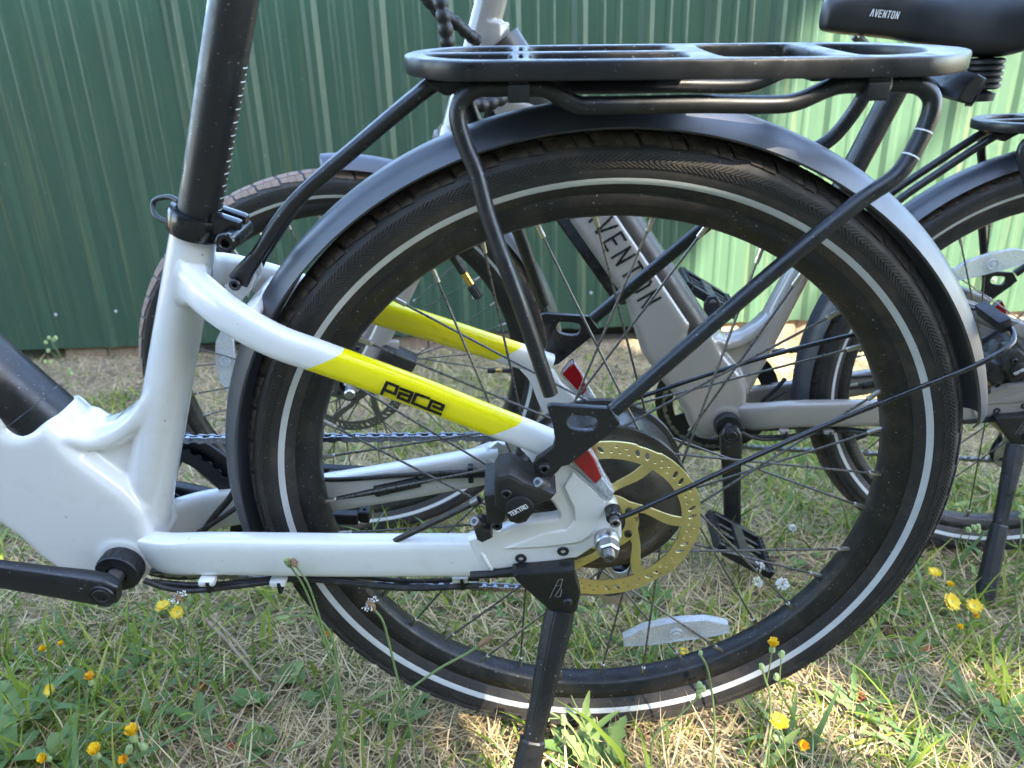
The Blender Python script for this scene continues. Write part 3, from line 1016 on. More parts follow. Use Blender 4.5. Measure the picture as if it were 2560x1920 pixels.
def build_bike(root, cfg):
    paint, stay, tube_m = cfg['paint'], cfg['stay'], cfg['tube']
    I = Matrix.Identity(4)
    fr = link('frame', cached('frame%g' % cfg['du'], lambda: frame_mesh(cfg['du'])), paint, root)
    for nm, args in (('seat_weld', ((-.3645, 0, .218), (0, 0, 1), .0001)),):
        pass
    # top tube that dives into the lug
    A = RING + DT * -.03
    B = RING + DT * .535
    tt = link('top_tube', cached('ttube', lambda: tube_mesh('top_tube', [A, RING, RING + DT * .25, B], .0298, 40)), tube_m, root)
    link('collar', cached('collar', lambda: cyl_mesh('collar', RING + DT * -.012, RING + DT * .016, .0303, 40, .0005)), tube_m, tt)
    # battery strip under the down tube
    def strip():
        U = lambda t, o: (-.6066 + DT.x * t - .834 * o, -.001 + DT.z * t - .552 * o)
        lp = [U(.16, -.058), U(.145, -.048), U(.15, -.039), U(.165, -.034), U(.50, -.034), U(.52, -.058)]
        return plate_mesh('battery', lp, -.0285, .0285, bev=.004)
    link('battery', cached('strip', strip), 'gloss_black', root)
    # seat post, scale, clamp
    a0, a1 = Vector((-.3600, 0, .2285)), Vector((-.348 + .39 * (cfg['post_top'] - .26), 0, cfg['post_top']))
    ax = (a1 - a0).normalized()
    sp = link('seat_post', tube_mesh('seat_post', [a0, a0.lerp(a1, .5), a1], .0171, 48), 'satin_black', root)
    def ticks():
        bm = bmesh.new()
        side = Vector((1, 0, 0)) - ax * ax.x
        side.normalize()
        back = Vector((0, -1, 0))
        d0 = (Vector((-.3400, 0, .2930)) - a0).length
        for k in range(23):
            d = d0 + .0052 * k
            ang = R(84) if k % 2 else R(70)
            c = a0 + ax * d
            seg = 6
            prev = None
            for i in range(seg + 1):
                t = R(52) - (R(52) - ang) * i / seg
                t = ang + (R(99) - ang) * i / seg
                p = c + (back * math.cos(t) + side * math.sin(t)) * .01725
                cur = (bm.verts.new(p - ax * .00045), bm.verts.new(p + ax * .00045))
                if prev:
                    bm.faces.new((prev[0], cur[0], cur[1], prev[1]))
                prev = cur
        return to_mesh(bm, 'scale_marks')
    link('scale_marks', ticks(), 'ink_white', sp)
    def clamp():
        bm = bmesh.new()
        c = Vector((-.3425, 0, .2755))
        n = 48
        rings = []
        for h, r_ in ((-.0105, .0186), (-.0105, .0222), (-.0085, .0232), (.0060, .0232), (.0085, .0222), (.0085, .0176)):
            u = Vector((1, 0, 0)) - ax * ax.x
            u.normalize()
            v = Vector((0, 1, 0))
            rings.append([bm.verts.new(c + ax * h + (u * math.cos(2 * math.pi * k / n) + v * math.sin(2 * math.pi * k / n)) * r_) for k in range(n)])
        for a, b in zip(rings, rings[1:] + rings[:1]):
            for k in range(n):
                bm.faces.new((a[k], a[(k + 1) % n], b[(k + 1) % n], b[k]))
        bmesh.ops.recalc_face_normals(bm, faces=bm.faces)
        return to_mesh(bm, 'seat_clamp')
    cl = link('seat_clamp', cached('clamp', clamp), 'gloss_black', root)
    rot = Matrix.Rotation(math.asin(ax.x), 3, 'Y')
    for s in (-1, 1):
        link('clamp_ear', cached('ear%d' % s, lambda q=s: box_mesh('clamp_ear', (-.3155, q * .0085, .2735), (.024, .0115, .0175), rot, .0035)), 'gloss_black', cl)
    link('clamp_bolt', cached('cbolt', lambda: bolt_mesh('clamp_bolt', -.3105, .2655, -.0300, .016, .0082)), 'gloss_black', cl)
    lever = smooth_path([(-.352, -.004, .2930), (-.361, .001, .2955), (-.3745, .004, .2925), (-.3770, .002, .2865), (-.3730, -.004, .2810), (-.3610, -.010, .2770)], 6)
    link('cable_loop', cached('lever', lambda: tube_mesh('cable_loop', lever, .0022, 10)), 'satin_black', cl)
    # stays
    SS = [(-.353, -.012, .2265)] + [(-0.3409, -0.026, 0.2231), (-0.3186, -0.041, 0.2118), (-0.2952, -0.0505, 0.1999), (-0.2711, -0.0555, 0.1885)] + [(-.240, -.0585, .1770), (-.165, -.0640, .1475), (-.091, -.0705, .1165), (-.0460, -.0742, .0975)]
    def seat_stay(side):
        bm = bmesh.new()
        P = smooth_path([(x, y * side, z) for x, y, z in SS], 8)
        fl = lambda t: 1 + .55 * max(0, 1 - t / .11) ** 2
        sweep(bm, P, lambda t: rrect((.0105 - .0014 * t) * fl(t), (.0162 - .0038 * t) * fl(t), 2.9, 28))
        bmesh.ops.recalc_face_normals(bm, faces=bm.faces)
        return to_mesh(bm, 'seat_stay', angle=70)
    CS = {1: [(-.462, -.022, -.058), (-.425, -.038, -.0500), (-.37, -.049, -.0405), (-.25, -.060, -.0340), (-.17, -.065, -.0305), (-.105, -.0690, -.0275)],
          -1: [(-.462, -.022, -.060), (-.41, -.042, -.0560), (-.30, -.051, -.0450), (-.20, -.057, -.0310), (-.10, -.0675, -.0180)]}
    def chain_stay(side):
        bm = bmesh.new()
        P = smooth_path([(x, y * side, z) for x, y, z in CS[side]], 8)
        sweep(bm, P, lambda t: rrect(.0105, .0235 - .0020 * t, 4.2, 32))
        bmesh.ops.recalc_face_normals(bm, faces=bm.faces)
        return to_mesh(bm, 'chain_stay', angle=70)
    stays, drops = {}, {}
    DROP = [(-0.126, -0.0027), (-0.11, 0.0045), (-0.1025, 0.0115), (-0.0954, 0.0077), (-0.0821, 0.0137), (-0.0654, 0.0188), (-0.0499, 0.0208), (-0.0438, 0.0223), (-0.0436, 0.0284), (-0.0489, 0.0395), (-0.0541, 0.0462), (-0.0605, 0.0642), (-0.065, 0.0782), (-0.0695, 0.0876), (-0.0767, 0.0968), (-0.056, 0.1098), (-0.0487, 0.1038), (-0.0413, 0.0916), (-0.0344, 0.0806), (-0.0168, 0.0622), (0.0001, 0.0433), (0.0083, 0.0358), (0.0122, 0.0209), (0.0143, 0.0011), (0.0109, -0.0117), (-0.0121, -0.0123), (-0.0264, -0.0239), (-0.0484, -0.0281), (-0.0991, -0.0373), (-0.1164, -0.0354)]
    for side in (1, -1):
        stays[side] = link('seat_stay', cached('ss%d' % side, lambda q=side: seat_stay(q)), stay, root)
        cs = link('chain_stay', cached('cs%d' % side, lambda q=side: chain_stay(q)), paint, root)
        drops[side] = link('dropout', cached('drop%d' % side, lambda q=side: plate_mesh('dropout', DROP, min(-.0790 * q, -.0645 * q), max(-.0790 * q, -.0645 * q), bev=.0024)), paint, root)
        link('raised_face', cached('rface%d' % side, lambda q=side: plate_mesh('raised_face', [(-0.0935, -0.0103), (-0.0547, 0.0079), (-0.0368, 0.0107), (-0.0293, 0.0212), (-0.0308, 0.0361), (-0.0398, 0.0593), (-0.0321, 0.0747), (-0.0168, 0.059), (-0.0023, 0.0415), (-0.0042, 0.0298), (-0.0086, 0.0209), (-0.0146, 0.0043), (-0.0246, -0.0041), (-0.0607, -0.0094)], min(-.0812 * q, -.0780 * q), max(-.0812 * q, -.0780 * q), bev=.0014)), paint, drops[side])
        link('weld', cached('wdr%d' % side, lambda q=side: weld_mesh('weld', (-.1090, -.0685 * q, -.0275) if q > 0 else (-.105, .0670, -.018), (1, -.05 * q, .42), .0222, .0019, 56, .49, seed=3)), paint, drops[side])
        for (x, z) in [(-0.0779, -0.0232), (-0.0391, -0.0151)]:
            link('dropout_bolt', bolt_mesh('dropout_bolt', x, z, -.0803 * side, -.070 * side, .0054), 'plain_black', drops[side])
    # reflectors along the rear edge of the dropouts
    RED = [(-0.0332, 0.0889), (-0.0267, 0.0974), (-0.0218, 0.101), (-0.0149, 0.0902), (-0.0077, 0.0707), (-0.0126, 0.0638)]
    CLR = [(-0.0126, 0.0636), (-0.0075, 0.0704), (-0.002, 0.0625), (0.0026, 0.0547), (0.0015, 0.0483), (0.0002, 0.0465)]
    BASE = [(-0.035, 0.0862), (-0.0272, 0.0978), (-0.0211, 0.1013), (-0.013, 0.0888), (-0.0044, 0.0695), (0.0043, 0.0538), (0.003, 0.0452), (-0.0002, 0.0431)]
    for side in (1, -1):
        b_ = link('side_reflector', cached('rb%d' % side, lambda q=side: plate_mesh('side_reflector', BASE, min(-.0815 * q, -.072 * q), max(-.0815 * q, -.072 * q), bev=.001)), 'clear_reflector', drops[side])
        link('red_lens', cached('rr%d' % side, lambda q=side: plate_mesh('red_lens', RED, min(-.0838 * q, -.0700 * q), max(-.0838 * q, -.0700 * q), bev=.0008)), 'red_reflector', drops[side])
        link('clear_lens', cached('rc%d' % side, lambda q=side: plate_mesh('clear_lens', CLR, min(-.0836 * q, -.0712 * q), max(-.0836 * q, -.0712 * q), bev=.0008)), 'clear_reflector', drops[side])
    # stay bridge and the tabs that hold the rack strut and the fender
    br = link('stay_bridge', cached('bridge', lambda: tube_mesh('stay_bridge', [(-.300, -.044, .2060), (-.300, .044, .2060)], .0075, 18)), paint, root)
    TAB = [(-0.2992, 0.2359), (-0.2984, 0.23), (-0.3042, 0.2192), (-0.3125, 0.2103), (-0.3157, 0.2038), (-0.3244, 0.2126), (-0.3262, 0.2226), (-0.3158, 0.2274), (-0.307, 0.2292)]
    for s in (-1, 1):
        link('mount_tab', cached('tab%d' % s, lambda q=s: plate_mesh('mount_tab', TAB, .010 * q - .0025, .010 * q + .0025, bev=.0010)), paint, br)
    # bottom bracket, cranks, pedals, chainring
    BBX, BBZ = -.478, -.062
    def cup():
        prof = [(.010, -.0545), (.0165, -.0545), (.0205, -.0540), (.0215, -.0525), (.0215, -.0385), (.0205, -.0370), (.010, -.0370)]
        return lathe_mesh('bearing_cup', prof, 48, centre=(BBX, BBZ))
    cp = link('bearing_cup', cached('cup', cup), 'plain_black', root)
    def notches():
        bm = bmesh.new()
        for k in range(18):
            a = 2 * math.pi * k / 18
            rot_ = Matrix.Rotation(-a, 3, 'Y')
            c = Vector((.0213, -.0475, 0))
            c.rotate(rot_)
            box_into(bm, c + Vector((BBX, 0, BBZ)), (.0012, .0090, .0028), rot_)
        return to_mesh(bm, 'cup_ridge', smooth=False)
    tag(link('cup_ridge', cached('cupn', notches), 'satin_black', cp), kind='stuff')
    link('axle', cached('bbaxle', lambda: cyl_mesh('axle', (BBX, -.068, BBZ), (BBX, .072, BBZ), .0085, 24)), 'dark_steel', cp)
    ca = R(cfg['crank'])
    def crank(side):
        bm = bmesh.new()
        y0 = -.0745 if side > 0 else .0760
        P = [(-.012, y0 * 1.0, 0), (0, y0, 0), (.02, y0 * 1.01, 0), (.06, y0 * 1.05, 0), (.12, y0 * 1.10, 0), (.158, y0 * 1.13, 0), (.170, y0 * 1.14, 0), (.181, y0 * 1.14, 0)]
        W = [(.006, .011), (.0090, .0175), (.0090, .0178), (.0075, .0160), (.0068, .0142), (.0068, .0148), (.0068, .0140), (.005, .008)]
        sm_ = smooth_path(P, 4)
        def sec(t):
            q = t * (len(W) - 1)
            i = min(int(q), len(W) - 2)
            f = q - i
            return rrect(W[i][0] + (W[i + 1][0] - W[i][0]) * f, W[i][1] + (W[i + 1][1] - W[i][1]) * f, 3.4, 24)
        sweep(bm, sm_, sec)
        bmesh.ops.recalc_face_normals(bm, faces=bm.faces)
        return to_mesh(bm, 'crank_arm', angle=60)
    def pedal(side):
        bm = bmesh.new()
        yc = -.140 * side
        hw, hl, th = .046, .049, .008
        for z in (-1,):
            for s in (-1, 1):
                box_into(bm, (s * hl, yc, 0), (.012, 2 * hw, 2 * th))
                box_into(bm, (0, yc + s * hw, 0), (2 * hl - .013, .011, 2 * th - .001))
            box_into(bm, (0, yc, 0), (.022, 2 * hw - .012, 2 * th - .002))
            for s in (-1, 1):
                for q in (-.5, 0, .5):
                    box_into(bm, (s * .030, yc + q * hw, 0), (.040, .006, th))
        bmesh.ops.bevel(bm, geom=bm.edges[:], offset=.0012, segments=1, affect='EDGES')
        for s in (-1, 1):
            for q in range(-4, 5):
                for zz in (-1, 1):
                    box_into(bm, (s * hl, yc + q * .0098, zz * (th + .0008)), (.003, .003, .003))
        return to_mesh(bm, 'pedal', smooth=False)
    for side in (1, -1):
        ang = ca if side > 0 else ca + math.pi
        M = Matrix.Translation((BBX, 0, BBZ)) @ Matrix.Rotation(-ang, 4, 'Y')
        ck = link('crank_arm', cached('crank%d' % side, lambda q=side: crank(q)), 'satin_black', root, M)
        if side > 0:
            link('crank_bolt', cached('crb', lambda: bolt_mesh('crank_bolt', 0, 0, -.0850, -.078, .0098, .42)), 'plain_black', ck)
            link('crank_cap', cached('crc', lambda: lathe_mesh('crank_cap', [(.0098, -.0838), (.0108, -.0846), (.0122, -.0846), (.0128, -.0830)], 40)), 'satin_black', ck)
        pm = Matrix.Translation((.170, 0, 0)) @ Matrix.Rotation(ang + R(cfg['pedal_tilt']), 4, 'Y')
        link('pedal_axle', cached('pax%d' % side, lambda q=side: cyl_mesh('pedal_axle', (.170, -.080 * q, 0), (.170, -.185 * q, 0), .0062, 14)), 'dark_steel', ck)
        link('pedal', cached('pedal%d' % side, lambda q=side: pedal(q)), 'plain_black', ck, pm)
    def ringplate(ro, ri, teeth, arms, y, th):
        out = []
        n = teeth * 4 if teeth else 120
        for k in range(n):
            a = 2 * math.pi * k / n
            r_ = ro - ((.0042 if k % 4 in (0, 3) else 0) if teeth else 0)
            out.append((BBX + r_ * math.cos(a), BBZ + r_ * math.sin(a)))
        holes = []
        for i in range(arms):
            a0, a1 = 2 * math.pi * i / arms + R(13), 2 * math.pi * (i + 1) / arms - R(13)
            lp = [(ri, a0 + (a1 - a0) * k / 10) for k in range(11)]
            lp += [(.034, a1 - R(6) - (a1 - a0 - R(12)) * k / 5) for k in range(6)]
            holes.append(chaikin([(BBX + r_ * math.cos(a), BBZ + r_ * math.sin(a)) for r_, a in lp], 1))
        return plate_mesh('chainring', out, y, y + th, holes, bev=.0005)
    cr = link('chainring', cached('cring', lambda: ringplate(.0960, .078, 46, 5, .0440, .0025)), 'plain_black', root)
    def guard():
        out = [(BBX + .1085 * math.cos(2 * math.pi * k / 120), BBZ + .1085 * math.sin(2 * math.pi * k / 120)) for k in range(120)]
        hole = [(BBX + .0790 * math.cos(2 * math.pi * k / 100), BBZ + .0790 * math.sin(2 * math.pi * k / 100)) for k in range(100)]
        return plate_mesh('chain_guard', out, .0515, .0560, [hole], bev=.0016)
    link('chain_guard', cached('guard', guard), 'satin_black', cr)
    # chain: top run, sprocket, pulleys, lower run, chainring
    pitch_pts = []
    rc_, rs_ = .0930, .0285
    th = math.asin((rc_ - rs_) / math.hypot(BBX, BBZ))
    base = math.atan2(-BBZ, -BBX)
    def circ(cx, cz, r_, a0, a1, n=40):
        return [Vector((cx + r_ * math.cos(a0 + (a1 - a0) * k / n), .0475, cz + r_ * math.sin(a0 + (a1 - a0) * k / n))) for k in range(n + 1)]
    at = base + math.pi / 2 - th
    path = circ(BBX, BBZ, rc_, R(262), at)
    path = path[::1]
    path = circ(BBX, BBZ, rc_, at + R(172), at, 40) + circ(0, 0, rs_, at, R(-80), 24)
    path += [Vector((.020, .0475, -.050)), Vector((.026, .0475, -.075))] + circ(.020, -.095, .021, R(60), R(-20), 8)
    path += [Vector((.044, .0475, -.115)), Vector((.052, .0475, -.150))] + circ(.030, -.170, .0215, R(20), R(-95), 10)
    end = path[0]
    path += [path[-1].lerp(end, k / 30) for k in range(1, 31)]
    seg = [0]
    for a, b in zip(path, path[1:]):
        seg.append(seg[-1] + (b - a).length)
    total = seg[-1]
    nl = int(total / LINKP) // 2 * 2
    def at_len(s):
        s = min(max(s, 0), total)
        lo = 0
        for i in range(len(seg) - 1):
            if seg[i + 1] >= s:
                lo = i
                break
        t = (s - seg[lo]) / max(1e-9, seg[lo + 1] - seg[lo])
        return path[lo].lerp(path[lo + 1], t)
    ch = None
    co, ci = cached('lko', lambda: chain_mesh(True)), cached('lki', lambda: chain_mesh(False))
    for k in range(nl):
        p, q = at_len(total * k / nl), at_len(total * (k + 1) / nl)
        d = q - p
        M = Matrix.Translation(p) @ Matrix.Rotation(-math.atan2(d.z, d.x), 4, 'Y')
        if ch is None:
            ch = bpy.data.objects.new('chain', None)
            COL.objects.link(ch)
            ch.parent = root
        link('chain_link', co if k % 2 else ci, 'chain_steel', ch, M)
    # sprockets and derailleur
    def sprockets():
        bm = bmesh.new()
        for i, r_ in enumerate((.0285, .032, .036, .041, .046, .051)):
            y = .0475 - .0048 * (i - 1)
            n = 96
            A = [bm.verts.new(((r_ - (.003 if k % 4 in (0, 3) else 0)) * math.cos(2 * math.pi * k / n), y, (r_ - (.003 if k % 4 in (0, 3) else 0)) * math.sin(2 * math.pi * k / n))) for k in range(n)]
            B = [bm.verts.new((v.co.x, y + .0018, v.co.z)) for v in A]
            bm.faces.new(A)
            bm.faces.new(list(reversed(B)))
            for k in range(n):
                bm.faces.new((A[k], A[(k + 1) % n], B[(k + 1) % n], B[k]))
        bmesh.ops.recalc_face_normals(bm, faces=bm.faces)
        return to_mesh(bm, 'sprockets', smooth=False)
    link('sprockets', cached('spr', sprockets), 'dark_steel', root)
    cage = chaikin([(.004, -.082), (.020, -.066), (.040, -.085), (.058, -.150), (.062, -.175), (.036, -.205), (.012, -.195), (.008, -.165), (.020, -.140), (.010, -.110)], 2)
    hole = [(.0335 + (.012 * math.cos(a)), -.135 + .018 * math.sin(a)) for a in [2 * math.pi * k / 16 for k in range(16)]]
    slot = chaikin([(.014, -.186), (.024, -.178), (.045, -.170), (.046, -.180), (.026, -.190)], 1)
    dr = link('derailleur_cage', cached('cage', lambda: plate_mesh('derailleur_cage', cage, .0385, .0405, [hole, slot], bev=.0004)), 'steel', root)
    link('cage_plate', cached('cage2', lambda: plate_mesh('cage_plate', cage, .0545, .0565, [hole], bev=.0004)), 'dark_steel', dr)
    for (x, z) in ((.020, -.095), (.030, -.170)):
        link('pulley', cached('pul%.3f' % z, lambda X=x, Z=z: lathe_mesh('pulley', [(.003, .044), (.019, .044), (.0195, .0475), (.019, .051), (.003, .051)], 30, centre=(X, Z))), 'plain_black', dr)
    link('derailleur_body', cached('dbody', lambda: tube_mesh('derailleur_body', [(.004, .070, -.020), (.012, .068, -.055), (.018, .060, -.090)], .011, 16, 4)), 'plain_black', dr)
    # kickstand
    KP = [(-0.0858, -0.0279), (-0.0611, -0.0258), (-0.0291, -0.0229), (-0.0283, -0.0327), (-0.023, -0.0536), (-0.0258, -0.0751), (-0.0339, -0.0842), (-0.0433, -0.083), (-0.0532, -0.073), (-0.0698, -0.0531), (-0.0829, -0.0366)]
    ks = link('kickstand', cached('kp', lambda: plate_mesh('kickstand', KP, -.0950, -.0790, bev=.0028)), 'satin_black', root)
    link('stand_bracket', cached('kb', lambda: plate_mesh('stand_bracket', [(-0.1257, -0.0393), (-0.0924, -0.0355), (-0.0608, -0.0301), (-0.0288, -0.026), (-0.0281, -0.0351), (-0.0609, -0.038), (-0.0894, -0.041), (-0.1243, -0.0425)], -.0860, -.0640, bev=.0015)), 'satin_black', ks)
    (px_, pz_), = [(-0.0355, -0.0614)]
    link('pivot_bolt', cached('kpiv', lambda: cyl_mesh('pivot_bolt', (px_, -.0985, pz_), (px_, -.075, pz_), .0048, 24, .0016)), 'plain_black', ks)
    def emblem():
        bm = bmesh.new()
        pl = lambda u, v, h: (u, -.0952 - h, v)
        k = 0
        for ln in [[(-0.0516, -0.0564), (-0.0441, -0.035), (-0.0401, -0.0336), (-0.0419, -0.0443), (-0.047, -0.0547)], [(-0.0457, -0.0558), (-0.0418, -0.0548), (-0.0408, -0.0464)], [(-0.0466, -0.0422), (-0.0412, -0.041)]]:
            k = ribbon_into(bm, ln, .0007, pl, .0001, k)
        return to_mesh(bm, 'emblem', smooth=False)
    link('emblem', cached('kemb', emblem), 'ink_grey', ks)
    (tx, tz), (bx, bz) = ((-0.0411, -0.078), (-0.0712, -0.2012))
    top, bot = Vector((tx, -.088, tz)), Vector((bx, -.148, bz))
    dleg = (bot - top)
    def leg():
        bm = bmesh.new()
        oct_ = lambda a, b: [(a * x, b * y) for x, y in ((-.5, -1), (.5, -1), (1, -.5), (1, .5), (.5, 1), (-.5, 1), (-1, .5), (-1, -.5))]
        P = [top + dleg * t for t in (0, .12, .30, .65, 1.0)]
        W = ((.010, .0130), (.010, .0140), (.0098, .0128), (.0090, .0102), (.0085, .0098))
        rings = []
        t_ = dleg.normalized()
        u = Vector((0, 1, 0)) - t_ * t_.y
        u.normalize()
        v = t_.cross(u)
        for p, (a, b) in zip(P, W):
            rings.append([bm.verts.new(p + u * x + v * y) for x, y in oct_(a, b)])
        for a, b in zip(rings, rings[1:]):
            for k in range(8):
                bm.faces.new((a[k], a[(k + 1) % 8], b[(k + 1) % 8], b[k]))
        bm.faces.new(rings[0])
        bm.faces.new(rings[-1])
        bmesh.ops.recalc_face_normals(bm, faces=bm.faces)
        bmesh.ops.bevel(bm, geom=[e for e in bm.edges if e.calc_face_angle(0) > .5], offset=.0012, segments=2, affect='EDGES')
        return to_mesh(bm, 'stand_leg', angle=30)
    def foot():
        bm = bmesh.new()
        oct_ = lambda a, b: [(a * x, b * y) for x, y in ((-.5, -1), (.5, -1), (1, -.5), (1, .5), (.5, 1), (-.5, 1), (-1, .5), (-1, -.5))]
        t_ = dleg.normalized()
        u = Vector((0, 1, 0)) - t_ * t_.y
        u.normalize()
        v = t_.cross(u)
        L = dleg.length
        rings = []
        for d, a, b in ((L - .012, .0085, .0100), (L - .010, .0098, .0116), (L + .02, .0105, .0125), (L + .115, .0115, .0140)):
            p = top + t_ * d
            rings.append([bm.verts.new(p + u * x + v * y) for x, y in oct_(a, b)])
        for a, b in zip(rings, rings[1:]):
            for k in range(8):
                bm.faces.new((a[k], a[(k + 1) % 8], b[(k + 1) % 8], b[k]))
        bm.faces.new(rings[0])
        bm.faces.new(rings[-1])
        bmesh.ops.recalc_face_normals(bm, faces=bm.faces)
        return to_mesh(bm, 'stand_foot', angle=30)
    link('stand_leg', cached('kleg', leg), 'satin_black', ks)
    link('stand_foot', cached('kfoot', foot), 'plain_black', ks)
    # axle nut
    nut = link('axle_washer', cached('wash', lambda: lathe_mesh('axle_washer', [(.005, -.0800), (.0110, -.0800), (.0116, -.0795), (.0116, -.0880), (.0104, -.0895), (.005, -.0895)], 40)), 'steel', root)
    def hexnut():
        bm = bmesh.new()
        n = 6
        rr_ = lambda r_, y: [bm.verts.new((r_ * math.cos(R(20) + math.pi / 3 * k), y, r_ * math.sin(R(20) + math.pi / 3 * k))) for k in range(n)]
        rings = [rr_(.0102, -.0890), rr_(.0102, -.0975), rr_(.0088, -.0990)]
        for a, b in zip(rings, rings[1:]):
            for k in range(n):
                bm.faces.new((a[k], a[(k + 1) % n], b[(k + 1) % n], b[k]))
        bm.faces.new(rings[-1])
        bmesh.ops.recalc_face_normals(bm, faces=bm.faces)
        return to_mesh(bm, 'axle_nut', angle=20)
    link('axle_nut', cached('hexn', hexnut), 'steel', nut)
    def axle_end():
        prof = []
        y = -.098
        while y > -.106:
            prof += [(.0056, y), (.0051, y - .0005)]
            y -= .001
        prof += [(.0045, -.1072), (.0020, -.1072), (.0016, -.1055), (.0001, -.1052)]
        return lathe_mesh('axle_end', prof, 28, angle=20)
    link('axle_end', cached('axend', axle_end), 'dark_steel', nut)
    # rack -----------------------------------------------------------------
    top_z = lambda x: .3978 - .010 * x
    outl = chaikin([(-.158, -.026), (-.158, .026), (-.122, .0655), (-.08, .0665), (.19, .0665), (.216, .060), (.256, .020), (.256, -.020), (.216, -.060), (.19, -.0665), (-.08, -.0665), (-.122, -.0655)], 2)
    rd = lambda lp: chaikin(lp, 2)
    slots = []
    for s in (-1, 1):
        slots.append(rd([(-.141, .006 * s), (-.139, .022 * s), (-.117, .048 * s), (-.084, .054 * s), (-.078, .048 * s), (-.078, .010 * s), (-.084, .006 * s)]))
        slots.append(rd([(-.060, .006 * s), (-.066, .012 * s), (-.066, .048 * s), (-.060, .054 * s), (.036, .054 * s), (.046, .046 * s), (.046, .012 * s), (.040, .006 * s)]))
        slots.append(rd([(-.073, .012 * s), (-.073, .046 * s), (-.0705, .046 * s), (-.0705, .012 * s)]))
    slots.append(rd([(.066, -.048), (.066, .048), (.074, .053), (.135, .053), (.143, .046), (.143, -.046), (.135, -.053), (.074, -.053)]))
    slots.append(rd([(.160, -.044), (.160, .044), (.168, .050), (.194, .044), (.224, .018), (.224, -.018), (.194, -.044), (.168, -.050)]))
    def platform():
        lp = [(x, -y) for x, y in outl]
        me = plate_mesh('rack_platform', lp, -.0065, .0065, [[(x, -y) for x, y in s_] for s_ in slots], bev=.0020)
        # plate lies in x-z: turn it flat
        for v in me.vertices:
            x, y, z = v.co
            zz = -y if True else y
            v.co = (x, -z, top_z(x) - .0065 + zz)
        me.update()
        return me
    rk = link('rear_rack', cached('rack', platform), 'satin_black', root)
    def tray():
        lp = [(-.150, -.012), (-.146, -.030), (-.118, -.057), (.052, -.057), (.052, .057), (-.118, .057), (-.146, .030), (-.150, .012)]
        me = plate_mesh('deck_tray', lp, -.001, .001, bev=.0003)
        for v in me.vertices:
            x, y, z = v.co
            v.co = (x, -z, top_z(x) - .0070 - y)
        me.update()
        return me
    link('deck_tray', cached('tray', tray), 'satin_black', rk)
    RAIL = [(-0.0518, -0.0912, 0.1577), (-0.0758, -0.085, 0.2345), (-0.0961, -0.07, 0.2912), (-0.1051, -0.062, 0.3253), (-0.1127, -0.057, 0.3444), (-0.1168, -0.054, 0.3599), (-0.1146, -0.052, 0.3713), (-0.1041, -0.052, 0.3796), (-0.09, -0.052, 0.3805), (-0.0584, -0.052, 0.3799), (-0.0454, -0.052, 0.3742), (-0.0325, -0.052, 0.3682), (-0.0194, -0.052, 0.3674), (0.0168, -0.052, 0.3672), (0.0558, -0.052, 0.367), (0.103, -0.052, 0.3657), (0.1213, -0.052, 0.3676), (0.1388, -0.052, 0.3749), (0.1509, -0.052, 0.3779), (0.1756, -0.052, 0.3776), (0.1995, -0.052, 0.377), (0.211, -0.053, 0.3704), (0.2136, -0.055, 0.3612), (0.21, -0.058, 0.3466), (0.201, -0.063, 0.3269), (0.1911, -0.066, 0.3152), (0.1677, -0.07, 0.2993), (0.1118, -0.079, 0.2511), (-0.0014, -0.0912, 0.1419)]
    for s in (1, -1):
        link('rack_tube', cached('rail%d' % s, lambda q=s: tube_mesh('rack_tube', [(x, y * q, z) for x, y, z in RAIL], .0062, 18, 5)), 'satin_black', rk)
    fine = smooth_path(RAIL, 5)
    for k_, (qx, qz) in enumerate([(0.1822, 0.3789), (0.2074, 0.3473), (0.1975, 0.3314)]):
        def ring():
            bm = bmesh.new()
            i = min(range(1, len(fine) - 1), key=lambda j: (fine[j].x - qx) ** 2 + (fine[j].z - qz) ** 2)
            t_ = (fine[i + 1] - fine[i - 1]).normalized()
            sweep(bm, [fine[i] - t_ * .0005, fine[i] + t_ * .0005], circle(.0064, 20))
            bmesh.ops.recalc_face_normals(bm, faces=bm.faces)
            return to_mesh(bm, 'tube_mark')
        link('tube_mark', cached('tmark%d' % k_, ring), 'ink_white', rk)
    for z_, x_ in [(0.3756, -0.0736), (0.3723, 0.1707)]:
        for s in (1, -1):
            link('rack_clip', cached('clip%.3f%d' % (x_, s), lambda q=s, X=x_, Zc=z_: box_mesh('rack_clip', (X, -.0545 * q, Zc + .002), (.0150, .0185, .0120), None, .0012)), 'plain_black', rk)
            link('clip_strap', cached('cstr%.3f%d' % (x_, s), lambda q=s, X=x_, Zc=z_: box_mesh('clip_strap', (X, -.0560 * q, Zc + .0130), (.0138, .0100, .0145), None, .0010)), 'plain_black', rk)
    PL = [(-0.0548, 0.1474), (-0.0511, 0.1489), (-0.0067, 0.1451), (0.004, 0.131), (-0.0046, 0.121), (-0.0214, 0.1057), (-0.0365, 0.0916), (-0.0425, 0.0898), (-0.0458, 0.0848), (-0.0508, 0.0791), (-0.0586, 0.0799), (-0.0647, 0.0844), (-0.0663, 0.0905), (-0.0635, 0.0971), (-0.0564, 0.1029), (-0.0498, 0.1087), (-0.0481, 0.1165), (-0.05, 0.1305)]
    SLOT = [(-0.0378, 0.1388), (-0.033, 0.14), (-0.0181, 0.1383), (-0.0142, 0.135), (-0.0146, 0.1281), (-0.0193, 0.1234), (-0.0344, 0.1257), (-0.0397, 0.1314)]
